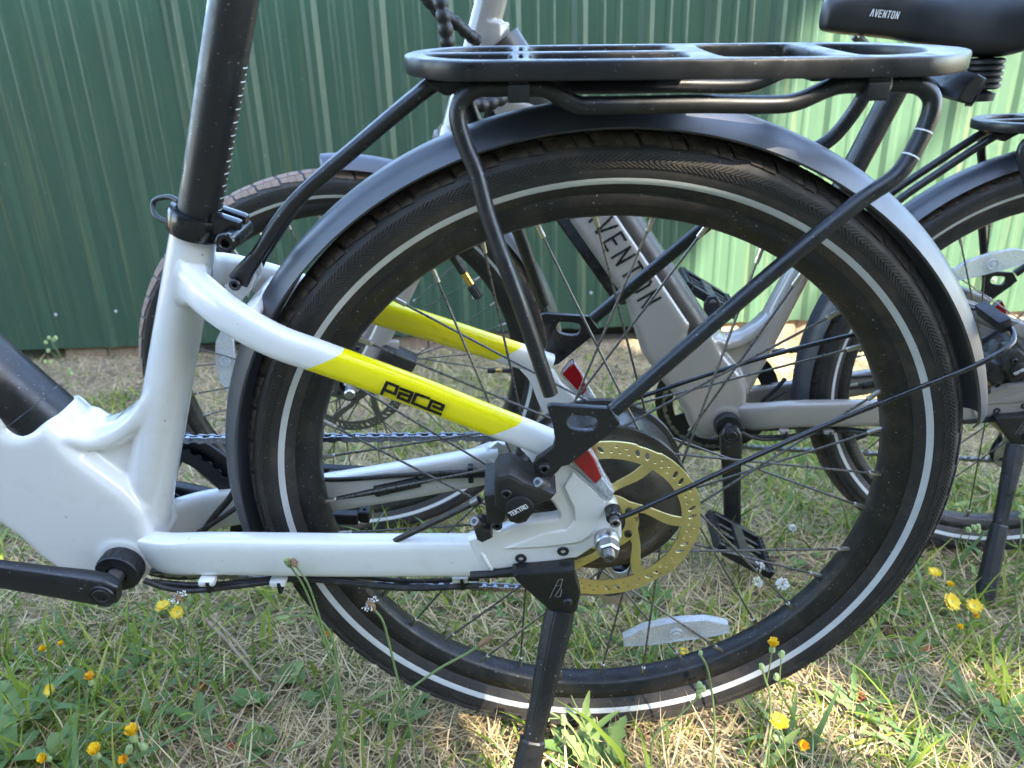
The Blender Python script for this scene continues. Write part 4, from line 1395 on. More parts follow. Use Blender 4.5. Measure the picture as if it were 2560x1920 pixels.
    for s in (1, -1):
        y0, y1 = sorted((-.0945 * s, -.0885 * s))
        rp = link('rack_plate', cached('rplate%d' % s, lambda a=y0, b=y1: plate_mesh('rack_plate', PL, a, b, [chaikin(SLOT, 1)], bev=.0006)), 'satin_black', rk)
        (x, z), = [(-0.057, 0.0905)]
        link('plate_bolt', cached('pb%d' % s, lambda q=s: bolt_mesh('plate_bolt', x, z, -.0995 * q, -.080 * q, .0047)), 'plain_black', rk)
    ST = [(-0.1237, -0.016, 0.3817), (-0.1393, -0.017, 0.3778), (-0.1956, -0.018, 0.3379), (-0.2538, -0.019, 0.2938), (-0.29, -0.0195, 0.252)]
    SE = [(-0.29, 0.252), (-0.3024, 0.2391), (-0.3102, 0.2297)]
    for s in (1, -1):
        link('rack_strut', cached('strut%d' % s, lambda q=s: tube_mesh('rack_strut', [(x, y * q, z) for x, y, z in ST], .0058, 16, 5)), 'satin_black', rk)
        def strut_end(q=s):
            bm = bmesh.new()
            P = smooth_path(with_y(SE, -.0195 * q), 6)
            sweep(bm, P, lambda t: rrect(.0060 - .0020 * t, .0058 + .0030 * t, 2.6, 20))
            bmesh.ops.recalc_face_normals(bm, faces=bm.faces)
            return to_mesh(bm, 'strut_end', angle=60)
        link('strut_end', cached('send%d' % s, strut_end), 'plain_black', rk)
        (x, z) = SE[-1]
        link('strut_bolt', cached('sbolt%d' % s, lambda q=s: bolt_mesh('strut_bolt', x, z, -.0300 * q, -.004 * q, .0050)), 'gloss_black', rk)
    BRK = [(-0.141, 0.3832), (-0.1398, 0.3804), (-0.1334, 0.3752), (-0.1289, 0.3723), (-0.1241, 0.3719), (-0.1192, 0.375), (-0.1081, 0.3814), (-0.1087, 0.3826)]
    link('strut_bracket', cached('brk', lambda: plate_mesh('strut_bracket', BRK, -.024, .024, bev=.002)), 'plain_black', rk)
    TL_ = [(0.2596, 0.3792), (0.2668, 0.3759), (0.2637, 0.3668), (0.26, 0.3584), (0.2554, 0.3588), (0.2485, 0.3622), (0.2523, 0.3706)]
    tl = link('lamp_bracket', cached('tlb', lambda: plate_mesh('lamp_bracket', TL_, -.020, .045, [chaikin([(p[0] * .45 + TL_[3][0] * .55, p[1] * .45 + TL_[3][1] * .55) for p in TL_[1:5]], 0)], bev=.0015)), 'plain_black', rk)
    link('bracket_arm', cached('tla', lambda: tube_mesh('bracket_arm', with_y([(0.2327, 0.3726), (0.2414, 0.3682), (0.2511, 0.3601)], .012), .0055, 12, 4)), 'plain_black', rk)
    # fender and its stay
    fd = link('fender', cached('fend', lambda: fender_mesh(12.5, 197)), 'fender_black', root)
    W = [(.0047, -.0900, .0305), (.03, -.0890, .0420)] + [(0.1594, -0.071, 0.1016), (0.2567, -0.056, 0.1383), (0.3046, -0.047, 0.1544)] + [(.332, -.040, .1675), (.341, -.030, .1735), (.3445, -.014, .1760)]
    wire = W + [(.3445, .014, .1760)] + mirror(list(reversed(W[1:-1]))) + [(.0047, .0900, .0305)]
    link('fender_stay', cached('wire', lambda: tube_mesh('fender_stay', wire, .00235, 10, 6)), 'gloss_black', fd)
    for s in (1, -1):
        (x, z), = [(0.0043, 0.032)]
        link('stay_eye', cached('seye%d' % s, lambda q=s: bolt_mesh('stay_eye', x, z, -.0915 * q, -.0790 * q, .0072, .5)), 'gloss_black', fd)
        link('stay_bolt', cached('sbol%d' % s, lambda q=s: bolt_mesh('stay_bolt', x, z, -.0985 * q, -.0860 * q, .0046)), 'dark_steel', fd)
    link('stay_clip', cached('sclip', lambda: box_mesh('stay_clip', (.3395, 0, .1780), (.010, .040, .012), Matrix.Rotation(-R(27), 3, 'Y'), .0015)), 'plain_black', fd)
    # rear brake
    CB = [(-0.0986, 0.0831), (-0.0955, 0.0896), (-0.0856, 0.0917), (-0.0785, 0.0882), (-0.0742, 0.0835), (-0.0654, 0.08), (-0.0566, 0.0758), (-0.0471, 0.0702), (-0.051, 0.0647), (-0.0655, 0.0572), (-0.0673, 0.0488), (-0.0719, 0.041), (-0.0793, 0.0385), (-0.087, 0.0412), (-0.091, 0.0498), (-0.099, 0.0577)]
    CL = [(-0.1081, 0.0643), (-0.099, 0.0656), (-0.0915, 0.0577), (-0.0894, 0.0405), (-0.0921, 0.034), (-0.1063, 0.0317)]
    bc = link('brake_caliper', cached('cal1', lambda: plate_mesh('brake_caliper', CB, -.1070, -.0720, bev=.0035)), 'caliper', root)
    link('caliper_half', cached('cal2', lambda: plate_mesh('caliper_half', CL, -.0990, -.0500, bev=.003)), 'caliper', bc)
    (x, z), = [(-0.0779, 0.0589)]
    link('piston_cap', cached('pcap', lambda: lathe_mesh('piston_cap', [(.0001, -.1105), (.0108, -.1105), (.0120, -.1095), (.0122, -.1040), (.0122, -.100)], 48, centre=(x, z))), 'plain_black', bc)
    (u0, v0), (u1, v1) = [(-0.0854, 0.0517), (-0.0701, 0.0613)]
    du = Vector((u1 - u0, v1 - v0))
    hh = du.length / (6 * .78)
    du.normalize()
    link('lettering', cached('tektro', lambda: text_mesh('lettering', 'TEKTRO', lambda u, v, h: (u0 + du.x * u - du.y * v, -.1106 - h, v0 + du.y * u + du.x * v), hh, .60, .18, .2)), 'ink_white', bc)
    for (a, b, ya, yb, r_) in [(-0.0886, 0.0734, -0.11, -0.1, 0.0047), (-0.0977, 0.0302, -0.0985, -0.08, 0.0045), (-0.095, 0.0618, -0.106, -0.098, 0.0024)]:
        link('caliper_bolt', bolt_mesh('caliper_bolt', a, b, ya, yb, r_), 'plain_black', bc)
    ARM = [(-0.1188, 0.0252), (-0.1122, 0.0281), (-0.1036, 0.0242), (-0.1023, 0.0152), (-0.1118, 0.0096), (-0.1163, 0.0131)]
    link('lower_lug', cached('llug', lambda: plate_mesh('lower_lug', ARM, -.0960, -.0760, bev=.002)), 'caliper', bc)
    for nm, pts in (('a', [(-0.1178, 0.0348), (-0.1115, 0.0254)]), ('b', [(-0.0629, 0.0815), (-0.0554, 0.0708)])):
        (xa, za), (xb, zb) = pts
        yy = -.092 if nm == 'a' else -.100
        link('mount_bolt', cached('mb' + nm, lambda: cyl_mesh('mount_bolt', (xa, yy - .004, za), (xb, yy + .004, zb), .0048, 20, .0008)), 'dark_steel', bc)
        def rec():
            d = Vector((xb - xa, .008, zb - za)).normalized()
            p = Vector((xa, yy - .004, za))
            return cyl_mesh('socket_shade', p - d * .0003, p + d * .002, .0024, 6, 0)
        link('socket_shade', cached('mbs' + nm, rec), 'ink_black', bc)  # black plug instead of a recess, its shade put into the colour
    ho = [(-0.1127, -0.088, 0.052), (-0.1196, -0.087, 0.0469), (-0.1513, -0.08, 0.0233), (-0.1924, -0.068, -0.0088), (-0.2178, -0.055, -0.0332)]
    link('brake_hose', cached('hose', lambda: tube_mesh('brake_hose', ho + [(-.32, -.045, -.075), (-.40, -.045, -.085), (-.455, -.040, -.085)], .0029, 12, 6)), 'cable_black', root)
    link('hose_ferrule', cached('ferr', lambda: cyl_mesh('hose_ferrule', ho[0], ho[1], .0042, 16)), 'dark_steel', root)
    # cables
    cab = [[(-0.4552, -0.0734), (-0.4388, -0.0827), (-0.4194, -0.0875), (-0.3988, -0.087), (-0.3637, -0.0824), (-0.3219, -0.0761), (-0.2943, -0.0731)], [(-0.4531, -0.0719), (-0.43, -0.0748), (-0.3997, -0.0757), (-0.3617, -0.0723), (-0.3209, -0.0705), (-0.2942, -0.072)]]
    for k, (l, r_) in enumerate(zip(cab, (.0030, .0024))):
        link('cable', cached('cab%d' % k, lambda L=l, rr_=r_, K=k: tube_mesh('cable', with_y(L, -.050 + .012 * K) + [(-.20, -.055 + .01 * K, -.082), (-.12, -.060 + .01 * K, -.075)], rr_, 10, 5)), 'cable_black', root)
    for (x, z) in [(-0.3879, -0.0658), (-0.3178, -0.0673), (-0.1381, -0.0567)]:
        z -= .003 if x < -.2 else .0105
        c_ = link('cable_clip', box_mesh('cable_clip', (x, -.056, z), (.016, .012, .0070), None, .0025), paint, root)
        link('cable_tie', box_mesh('cable_tie', (x + .002, -.0565, z - .004), (.0035, .0135, .013), None, .0006), 'plain_black', c_)
    far = [[(-0.3089, 0.046, -0.0481), (-0.2937, 0.046, -0.0453), (-0.2693, 0.046, -0.0429), (-0.2355, 0.046, -0.037)], [(-0.187, 0.047, -0.0267), (-0.1629, 0.047, -0.0203), (-0.132, 0.047, -0.019), (-0.1012, 0.047, -0.0185)], [(-0.3005, 0.044, -0.0202), (-0.266, 0.044, -0.0207), (-0.2166, 0.044, -0.017), (-0.1767, 0.044, -0.0145), (-0.1315, 0.044, -0.0125), (-0.0974, 0.044, -0.0138)]]
    link('motor_cable', cached('mc1', lambda: tube_mesh('motor_cable', [(-.40, .040, -.095), (-.345, .045, -.088)] + far[0], .0046, 12, 6)), 'cable_black', root)
    link('motor_cable', cached('mc2', lambda: tube_mesh('motor_cable', far[1] + [(-.05, .050, -.02)], .0034, 12, 6)), 'cable_black', root)
    link('shift_cable', cached('mc3', lambda: tube_mesh('shift_cable', far[2], .0026, 10, 6)), 'cable_black', root)
    def conn():
        bm = bmesh.new()
        a, b = Vector(far[0][-1]), Vector(far[1][0])
        sweep(bm, [a.lerp(b, k / 20) for k in range(21)], lambda t: circle(.0072 - .0010 * t + (.0006 if int(t * 20) % 2 and t < .35 else 0), 18))
        bmesh.ops.recalc_face_normals(bm, faces=bm.faces)
        return to_mesh(bm, 'cable_connector', angle=50)
    link('cable_connector', cached('conn', conn), 'cable_black', root)
    (x, z), = [(-0.1313, -0.0167)]
    link('cable_tie', cached('ctie', lambda: box_mesh('cable_tie', (x, .0465, z), (.0055, .0090, .020), None, .0010)), 'plain_black', root)
    up = [[(-0.4286, -0.0795), (-0.4053, -0.0504), (-0.386, -0.0291), (-0.3723, -0.0098)], [(-0.4461, -0.0809), (-0.4167, -0.0629), (-0.3862, -0.0421), (-0.3716, -0.0308)]]
    for k, l in enumerate(up):
        link('cable', cached('upc%d' % k, lambda L=l, K=k: tube_mesh('cable', with_y(L, .022 - .006 * K), .0036 if K == 0 else .0026, 10, 5)), 'cable_black', root)
    # lettering on the near seat stay
    if cfg['word']:
        ymid = lambda x: -.0585 - (x + .240) * .0800 - .0104
        def pace():
            bm = bmesh.new()
            k = 0
            for ln in [[(-0.1898, 0.15), (-0.1841, 0.1604), (-0.1758, 0.157), (-0.1788, 0.1498), (-0.1859, 0.153)], [(-0.1733, 0.155), (-0.1642, 0.1514), (-0.1682, 0.1429), (-0.1764, 0.1467), (-0.1744, 0.151), (-0.1663, 0.1478)], [(-0.1511, 0.1467), (-0.1609, 0.1506), (-0.1649, 0.1418), (-0.1549, 0.1373)], [(-0.1425, 0.1319), (-0.1524, 0.1362), (-0.1486, 0.1446), (-0.1393, 0.1404), (-0.141, 0.1363), (-0.1472, 0.1393)]]:
                k = ribbon_into(bm, ln,   .0028, lambda u, v, h: (u, ymid(u) - h, v), .0001, k)
            return to_mesh(bm, 'lettering', smooth=False)
        link('lettering', pace(), 'ink_black', stays[1])
    # down tube lettering (reads towards the crank)
    (u0, v0), (u1, v1) = ((-0.7065, 0.2889), (-0.624, 0.1497))
    if cfg['panel_word']:
        du2 = Vector((u1 - u0, v1 - v0))
        L = du2.length
        du2.normalize()
        hh2 = .0310
        gapw = L / 6
        wd = gapw * .56
        u0, v0 = u0 - du2.x * wd / 2, v0 - du2.y * wd / 2
        link('lettering', text_mesh('lettering', 'ΛVENTON', lambda u, v, h: (u0 + du2.x * u - du2.y * v, -.0352 - h, v0 + du2.y * u + du2.x * v), hh2, wd / hh2, (gapw - wd) / hh2, .115), 'ink_black', fr)
    # wheels
    wheel(root, I, True, reflector=cfg['refl'], valve=cfg['valve'])
    # front end
    HA = R(70)
    axd = Vector((math.cos(HA), 0, math.sin(HA)))
    fh0 = Vector((-1.1100, 0, .032))
    basep = fh0 + Vector((math.sin(HA), 0, -math.cos(HA))) * .05
    S = Matrix.Translation(basep) @ Matrix.Rotation(R(cfg['steer']), 4, axd) @ Matrix.Translation(-basep)
    wheel(root, S @ Matrix.Translation(fh0), False, treads=cfg['front_treads'], tread_mat='brown_rubber', reflector=cfg['frefl'], valve=cfg['fvalve'])
    ff = link('front_fender', cached('ffend', lambda: fender_mesh(-2, 89)), 'fender_black', root, S @ Matrix.Translation(fh0))
    def fork(side):
        bm = bmesh.new()
        P = smooth_path([(-.913, -.030 * side, .405), (-.925, -.048 * side, .370), (-.965, -.056 * side, .270), (-1.03, -.058 * side, .150), (-1.084, -.058 * side, .062), (-1.1100, -.058 * side, .032)], 8)
        sweep(bm, P, lambda t: rrect(.0125 - .004 * t, .0215 - .0075 * t, 2.3, 24))
        bmesh.ops.recalc_face_normals(bm, faces=bm.faces)
        return to_mesh(bm, 'fork_blade', angle=70)
    for s in (1, -1):
        link('fork_blade', cached('fork%d' % s, lambda q=s: fork(q)), cfg['fork'], root, S)
    link('fork_crown', cached('crown', lambda: tube_mesh('fork_crown', [(-.913, -.044, .402), (-.908, 0, .412), (-.913, .044, .402)], .019, 20, 4)), cfg['fork'], root, S)
    fc = link('front_caliper', cached('fcal', lambda: box_mesh('front_caliper', (-1.028, -.060, .078), (.060, .034, .034), Matrix.Rotation(R(35), 3, 'Y'), .005)), 'caliper', root, S)
    link('caliper_arm', cached('fcala', lambda: box_mesh('caliper_arm', (-1.046, -.060, .106), (.050, .012, .018), Matrix.Rotation(R(12), 3, 'Y'), .004)), cfg['fork'], fc)
    for s in (1, -1):
        link('axle_cap', cached('axc%d' % s, lambda q=s: cyl_mesh('axle_cap', (-1.1100, -.062 * q, .032), (-1.1100, -.084 * q, .032), .009, 20, .002)), 'steel', root, S)
    st_ = [Vector((-.913, 0, .395)) + axd * d for d in (0, .19, .215, .29)]
    stem = link('stem', cached('stem', lambda: tube_mesh('stem', [tuple(st_[1] + axd * .005), tuple(st_[3]), tuple(st_[3] + Vector((-.05, 0, .03)))], .0165, 18, 3)), 'satin_black', root, S)
    bar = [tuple(st_[3] + Vector(v)) for v in ((.12, -.32, .06), (.02, -.26, .06), (-.05, -.08, .035), (-.05, .08, .035), (.02, .26, .06), (.12, .32, .06))]
    link('handlebar', cached('bar', lambda: tube_mesh('handlebar', bar, .0125, 14, 6)), 'satin_black', stem)
    # saddle on its post
    def saddle():
        bm = bmesh.new()
        #   x from nose, half width, top z, lower z
        K = [(0, .008, -.010, -.030), (.006, .017, .006, -.036), (.03, .0215, .014, -.041), (.08, .024, .015, -.048), (.12, .032, .013, -.056), (.16, .056, .014, -.068), (.20, .083, .020, -.078), (.235, .094, .024, -.076), (.258, .086, .022, -.060), (.268, .060, .010, -.040)]
        rings = []
        n = 28
        pts = smooth_path([(x, hw, zt) for x, hw, zt, zl in K], 4)
        pl = smooth_path([(x, hw, zl) for x, hw, zt, zl in K], 4)
        for p, q in zip(pts, pl):
            x, hw, zt, zl = p.x, p.y, p.z, q.z
            ring = []
            for k in range(n):
                t = 2 * math.pi * k / n
                c, s_ = math.cos(t), math.sin(t)
                yy = hw * math.copysign(abs(c) ** .75, c)
                e = .55 if s_ > 0 else .35
                zz = (zt + zl) / 2 + (zt - zl) / 2 * math.copysign(abs(s_) ** e, s_)
                if s_ > 0:
                    yy *= 1 - .22 * s_
                ring.append(bm.verts.new((x, yy, zz)))
            rings.append(ring)
        for a, b in zip(rings, rings[1:]):
            for k in range(n):
                bm.faces.new((a[k], a[(k + 1) % n], b[(k + 1) % n], b[k]))
        bm.faces.new(rings[0])
        bm.faces.new(list(reversed(rings[-1])))
        bmesh.ops.recalc_face_normals(bm, faces=bm.faces)
        return to_mesh(bm, 'saddle', angle=60)
    sx, sz = cfg['saddle']
    SM = Matrix.Translation((sx, 0, sz))
    sd = link('saddle', cached('saddle', saddle), 'saddle_skin', root, SM)
    link('lettering', cached('slet', lambda: text_mesh('lettering', 'ΛVENTON', lambda u, v, h: (.055 + u, -.0262 - u * .050 - h, -.020 - u * .15 + v), .0080, .40, .26, .14, slant=.22)), 'ink_white', sd)
    def spring():
        prof = []
        for k in range(5):
            z = -.078 - .0075 * k
            prof += [(.019, z), (.0225, z - .002), (.0225, z - .0055), (.019, z - .0075)]
        prof += [(.004, -.116), (.0185, -.121), (.0175, -.130), (.001, -.131)]
        bm = bmesh.new()
        n = 28
        rings = [[bm.verts.new((.205 + r_ * math.cos(2 * math.pi * k / n), -.045 + r_ * math.sin(2 * math.pi * k / n), z)) for k in range(n)] for r_, z in prof]
        for a, b in zip(rings, rings[1:]):
            for k in range(n):
                bm.faces.new((a[k], a[(k + 1) % n], b[(k + 1) % n], b[k]))
        bmesh.ops.recalc_face_normals(bm, faces=bm.faces)
        return to_mesh(bm, 'saddle_spring', angle=50)
    for s in (1, -1):
        link('saddle_spring', cached('spring', spring), 'plain_black', sd, Matrix.Scale(s, 4, (0, 1, 0)) if s < 0 else Matrix.Identity(4))
        link('saddle_rail', cached('srail%d' % s, lambda q=s: tube_mesh('saddle_rail', [(.05, -.012 * q, -.045), (.085, -.020 * q, -.072), (.15, -.022 * q, -.080), (.21, -.040 * q, -.112)], .0037, 10, 5)), 'dark_steel', sd)
    link('saddle_clamp', cached('sclamp', lambda: cyl_mesh('saddle_clamp', (.118, -.030, -.082), (.118, .030, -.082), .014, 18, .002)), 'plain_black', sd)

# ------------------------------------------------------------------ ground
def gz0(x, y):
    yy = np.clip(y, -3.0, 3.4)
    z = -.158 * yy + .0225 * yy * yy
    return z
def wob(x, y):
    return (.006 * np.sin(7.1 * x + 1.3) * np.cos(6.3 * y + .4) + .004 * np.sin(17 * x + 3 * y) * np.cos(13 * y - 2 * x) + .0025 * np.sin(41 * x - 9) * np.sin(37 * y + 2))
def gz(x, y):
    return gz0(x, y) + wob(x, y) - .004
xs = np.unique(np.concatenate([np.linspace(-60, -3.2, 24), np.linspace(-3.2, 3.2, 260), np.linspace(3.2, 60, 24)]))
ys = np.unique(np.concatenate([np.linspace(-60, -1.0, 30), np.linspace(-1.0, 3.4, 180), np.linspace(3.4, 60, 16)]))
X, Y = np.meshgrid(xs, ys)
Zg = gz(X, Y)
V = np.stack([X.ravel(), Y.ravel(), Zg.ravel()], 1)
nx, ny = len(xs), len(ys)
ii, jj = np.meshgrid(np.arange(nx - 1), np.arange(ny - 1))
a = (jj * nx + ii).ravel()
F = np.stack([a, a + 1, a + 1 + nx, a + nx], 1)

def mesh_np(name, V, loops, starts, totals, tint=None, smooth=True):
    me = bpy.data.meshes.new(name)
    me.vertices.add(len(V))
    me.vertices.foreach_set('co', np.asarray(V, np.float32).ravel())
    me.loops.add(len(loops))
    me.loops.foreach_set('vertex_index', np.asarray(loops, np.int32))
    me.polygons.add(len(starts))
    me.polygons.foreach_set('loop_start', np.asarray(starts, np.int32))
    me.polygons.foreach_set('loop_total', np.asarray(totals, np.int32))
    me.update(calc_edges=True)
    if smooth:
        me.polygons.foreach_set('use_smooth', np.ones(len(starts), bool))
    if tint is not None:
        at = me.attributes.new('tint', 'FLOAT', 'POINT')
        at.data.foreach_set('value', np.asarray(tint, np.float32))
    me.validate()
    return me
gm = mesh_np('lawn_ground', V, F.ravel(), np.arange(len(F)) * 4, np.full(len(F), 4))
tag(link('lawn_ground', gm, 'soil'), kind='structure')

# ------------------------------------------------------------------ shed wall of ribbed sheet metal
WALL = Matrix.Translation((-1.9, 2.06, -.186)) @ Matrix.Rotation(R(2.8), 4, 'Z') @ Matrix.Rotation(-R(.55), 4, 'Y')
wall = root_empty('metal_wall', WALL)
tag(wall, 'green ribbed sheet metal wall of a shed behind the bikes', 'wall')
PER = .2286
def panel():
    prof = []
    for k in range(4):
        b = k * PER
        prof += [(b, 0), (b + .012, 0), (b + .030, .012), (b + .050, .012), (b + .068, 0), (b + .102, 0), (b + .110, .0035), (b + .122, .0035), (b + .130, 0),
                 (b + .158, 0), (b + .166, .0035), (b + .178, .0035), (b + .186, 0)]
    prof += [(4 * PER + .010, 0), (4 * PER + .030, .0140), (4 * PER + .050, .0140), (4 * PER + .060, .006)]
    bm = bmesh.new()
    H = 1.42
    prev = None
    for u, d in prof:
        cur = (bm.verts.new((u, -d, 0)), bm.verts.new((u, -d, H)))
        if prev:
            bm.faces.new((prev[0], cur[0], cur[1], prev[1]))
        prev = cur
    ex = bmesh.ops.solidify(bm, geom=bm.faces[:], thickness=.0008)
    bmesh.ops.recalc_face_normals(bm, faces=bm.faces)
    return to_mesh(bm, 'wall_panel', smooth=True, angle=18)
pm = panel()
sm_ = lathe_mesh('wall_screw', [(.0001, -.0065), (.0030, -.0065), (.0042, -.0050), (.0042, -.0020), (.0068, -.0015), (.0068, .0005)], 10)
for k in range(-3, 8):
    o = link('wall_panel', pm, 'green_wall', wall, Matrix.Translation((k * 4 * PER - .28, -.0012 * (k % 2), 0)))
    for j in range(4):
        for z in (.145, 1.33):
            link('wall_screw', sm_, 'screw_zinc', o, Matrix.Translation((.088 + j * PER, 0, z + .01 * math.sin(k * 3 + j * 5))))
link('gap_shade', box_mesh('gap_shade', (1.5, .20, .42), (11.5, .06, 1.6), None, 0), 'shade_dark', wall)  # added dark board; its colour stands in for shade in the gap
rg = random.Random(3)
for (u0, u1, top) in ((.02, .52, -.004), (1.15, 1.9, -.018), (2.62, 3.25, -.003), (3.3, 4.6, -.004), (-2.4, -.62, -.006)):
    n = max(1, int((u1 - u0) / .14))
    for k in range(n):
        a_, b_ = u0 + (u1 - u0) * k / n, u0 + (u1 - u0) * (k + 1) / n - .005
        link('skirting_board', box_mesh('skirting_board', ((a_ + b_) / 2, .035 + rg.uniform(-.004, .006), top - .075), (b_ - a_, .022, .15), None, .002), 'weathered_wood', wall)

# ------------------------------------------------------------------ the two bicycles
LEAN = R(7.2)
white_m = Matrix.Translation((0, 0, .342)) @ Matrix.Rotation(LEAN, 4, 'X')
white = root_empty('bicycle', white_m)
tag(white, 'white electric bicycle with yellow bands on its stays and black rear rack, standing in front', 'bicycle', 'electric bicycles on kickstands')
build_bike(white, dict(du=0.0, paint='white_paint', stay='white_stay', tube='satin_black', post_top=.66, crank=163.4, pedal_tilt=4, word=True, panel_word=True,
                       refl=(.0935, -.2010, 10), valve=118.5, steer=0, frefl=(-.10, -.18, 25), fvalve=40, fork='white_paint', front_treads=False, saddle=(-.335, .735)))
grey_m = Matrix.Translation((.7408, .4803, .2666)) @ Matrix.Rotation(-.0623, 4, 'Z') @ Matrix.Rotation(.0679, 4, 'X') @ Matrix.Rotation(-.0273, 4, 'Y')
grey = root_empty('bicycle', grey_m)
tag(grey, 'grey electric bicycle with large dark letters on its down tube, parked behind the white one', 'bicycle', 'electric bicycles on kickstands')
build_bike(grey, dict(du=.024, paint='grey_paint', stay='grey_stay', tube='tube_grey', post_top=.48, crank=-85.5, pedal_tilt=33, word=False, panel_word=True,
                      refl=(-.095, .190, 15), valve=205, steer=11.0, frefl=(-.205, .045, 80), fvalve=-6, fork='grey_paint', front_treads=True, saddle=(-.388, .560)))
# spiral-wrapped cables at the head of the grey bicycle
def spiral(name, pts, r, pitch):
    P = smooth_path(pts, 10)
    L = [0]
    for p, q in zip(P, P[1:]):
        L.append(L[-1] + (q - p).length)
    fine, out = [], []
    n = int(L[-1] / pitch * 6)
    for k in range(n + 1):
        s = L[-1] * k / n
        i = max(j for j in range(len(L)) if L[j] <= s + 1e-9)
        i = min(i, len(P) - 2)
        t = (s - L[i]) / max(1e-9, L[i + 1] - L[i])
        fine.append(P[i].lerp(P[i + 1], min(1, t)))
    bm = bmesh.new()
    sweep(bm, fine, lambda t: circle(r * (.78 + .22 * abs(math.sin(math.pi * t * n / 6))), 14))
    bmesh.ops.recalc_face_normals(bm, faces=bm.faces)
    return to_mesh(bm, name, angle=80)
SP1 = [(-0.9003, -0.1, 0.6288), (-0.8903, -0.115, 0.6007), (-0.8867, -0.12, 0.5753), (-0.8848, -0.12, 0.5589), (-0.8841, -0.115, 0.536), (-0.8838, -0.105, 0.5101), (-0.8724, -0.09, 0.4686), (-0.8503, -0.075, 0.4566), (-0.829, -0.06, 0.4608), (-0.8147, -0.045, 0.4672)]
SP2 = [(-0.9302, -0.09, 0.6152), (-0.9178, -0.085, 0.5975), (-0.9081, -0.08, 0.5857), (-0.8993, -0.075, 0.5749), (-0.8804, -0.065, 0.5613), (-0.8642, -0.05, 0.5452), (-0.8554, -0.035, 0.5368)]
link('wrapped_cable', spiral('wrapped_cable', SP1, .0098, .0150), 'plain_black', grey)
link('wrapped_cable', spiral('wrapped_cable', SP2, .0088, .0150), 'plain_black', grey)

# ------------------------------------------------------------------ lawn: blades, straw, small leaves
def sines(x, y, s):
    r_ = np.random.default_rng(s)
    v = 0
    for k in range(5):
        f = 2.2 * 1.7 ** k
        a1, a2, p1 = r_.uniform(-1, 1), r_.uniform(-1, 1), r_.uniform(0, 6)
        v = v + np.sin(f * (x * (1 + a1) + y * a2) + p1) * np.cos(f * (y * (1 - a2) - x * a1) + p1 * 2) / 1.35 ** k
    return v / 2.2

def scatter(n, power, seed, x0=-3.0, x1=2.6, y0=-.42, y1=2.12):
    r_ = np.random.default_rng(seed)
    m_ = n * 8
    x = r_.uniform(x0, x1, m_)
    y = r_.uniform(y0, y1, m_)
    d = np.hypot(np.hypot(x - CAM_P[0], y - CAM_P[1]), CAM_P[2])
    halfw = .78 * (y + .75) + .25
    ok = np.abs(x - .05) < np.maximum(halfw, .5)
    w = (1 / d ** power) * ok
    w = w / w.max()
    k = np.nonzero(r_.uniform(0, 1, m_) < w)[0][:n]
    return x[k], y[k], r_

def blades(name, x, y, r_, length, width, lean, curl, tint, mat, lift=0.0, segs=3):
    n = len(x)
    z = gz(x, y) + lift - .002
    az = r_.uniform(0, 2 * np.pi, n)
    dx, dy = np.cos(az), np.sin(az)
    fx = r_.uniform(0, 2 * np.pi, n)
    face = az + r_.normal(0, .6, n)
    sx, sy = -np.sin(face), np.cos(face)
    twist = r_.normal(0, .35, n)
    VV, ti = [], []
    for k in range(segs + 1):
        t = k / segs
        ang = lean + curl * t                      # angle from vertical
        if k == 0:
            px, py, pz = x.copy(), y.copy(), z.copy()
        else:
            st = length / segs
            px = px + st * np.sin(ang) * (dx + twist * t * -dy)
            py = py + st * np.sin(ang) * (dy + twist * t * dx)
            pz = pz + st * np.cos(ang)
            pz = np.maximum(pz, gz(px, py) + .002 + .004 * t)
        w = width * (1 - t ** 1.6) * .5 if k else width * .38
        if k == segs:
            VV.append(np.stack([px, py, pz], 1))
        else:
            VV.append(np.stack([px - sx * w, py - sy * w, pz], 1))
            VV.append(np.stack([px + sx * w, py + sy * w, pz], 1))
    per = len(VV)
    V = np.stack(VV, 1).reshape(-1, 3)
    base = np.arange(n) * per
    loops, tot = [], []
    cols = []
    for k in range(segs - 1):
        cols += [base + 2 * k, base + 2 * k + 1, base + 2 * k + 3, base + 2 * k + 2]
        tot.append(4)
    cols += [base + 2 * (segs - 1), base + 2 * (segs - 1) + 1, base + 2 * segs]
    tot.append(3)
    loops = np.stack(cols, 1).ravel()
    totals = np.tile(np.array(tot), n)
    starts = np.concatenate([[0], np.cumsum(totals)[:-1]])
    me = mesh_np(name, V, loops, starts, totals, np.repeat(tint, per))
    o = link(name, me, mat)
    tag(o, kind='stuff')
    return o

def green_mask(x, y):
    g = .30 + .62 * sines(x * 1.3, y * 1.3, 5)
    g = g - np.clip((y - 1.35) * 1.1, 0, .62)           # bare and strawy at the foot of the wall
    g = g + .35 * np.exp(-((x + .62) ** 2 + (y - .05) ** 2) / .05) + .25 * np.exp(-((x - .32) ** 2 + (y - .28) ** 2) / .08)
    g = g - .55 * np.exp(-((x + .30) ** 2 / .06 + (y - .12) ** 2 / .03)) - .5 * np.exp(-((x + .36) ** 2 + (y + .02) ** 2) / .01)
    g = g - .35 * np.exp(-((x - .05) ** 2 / .02 + (y - .0) ** 2 / .01))
    return np.clip(g, .05, 1.1)

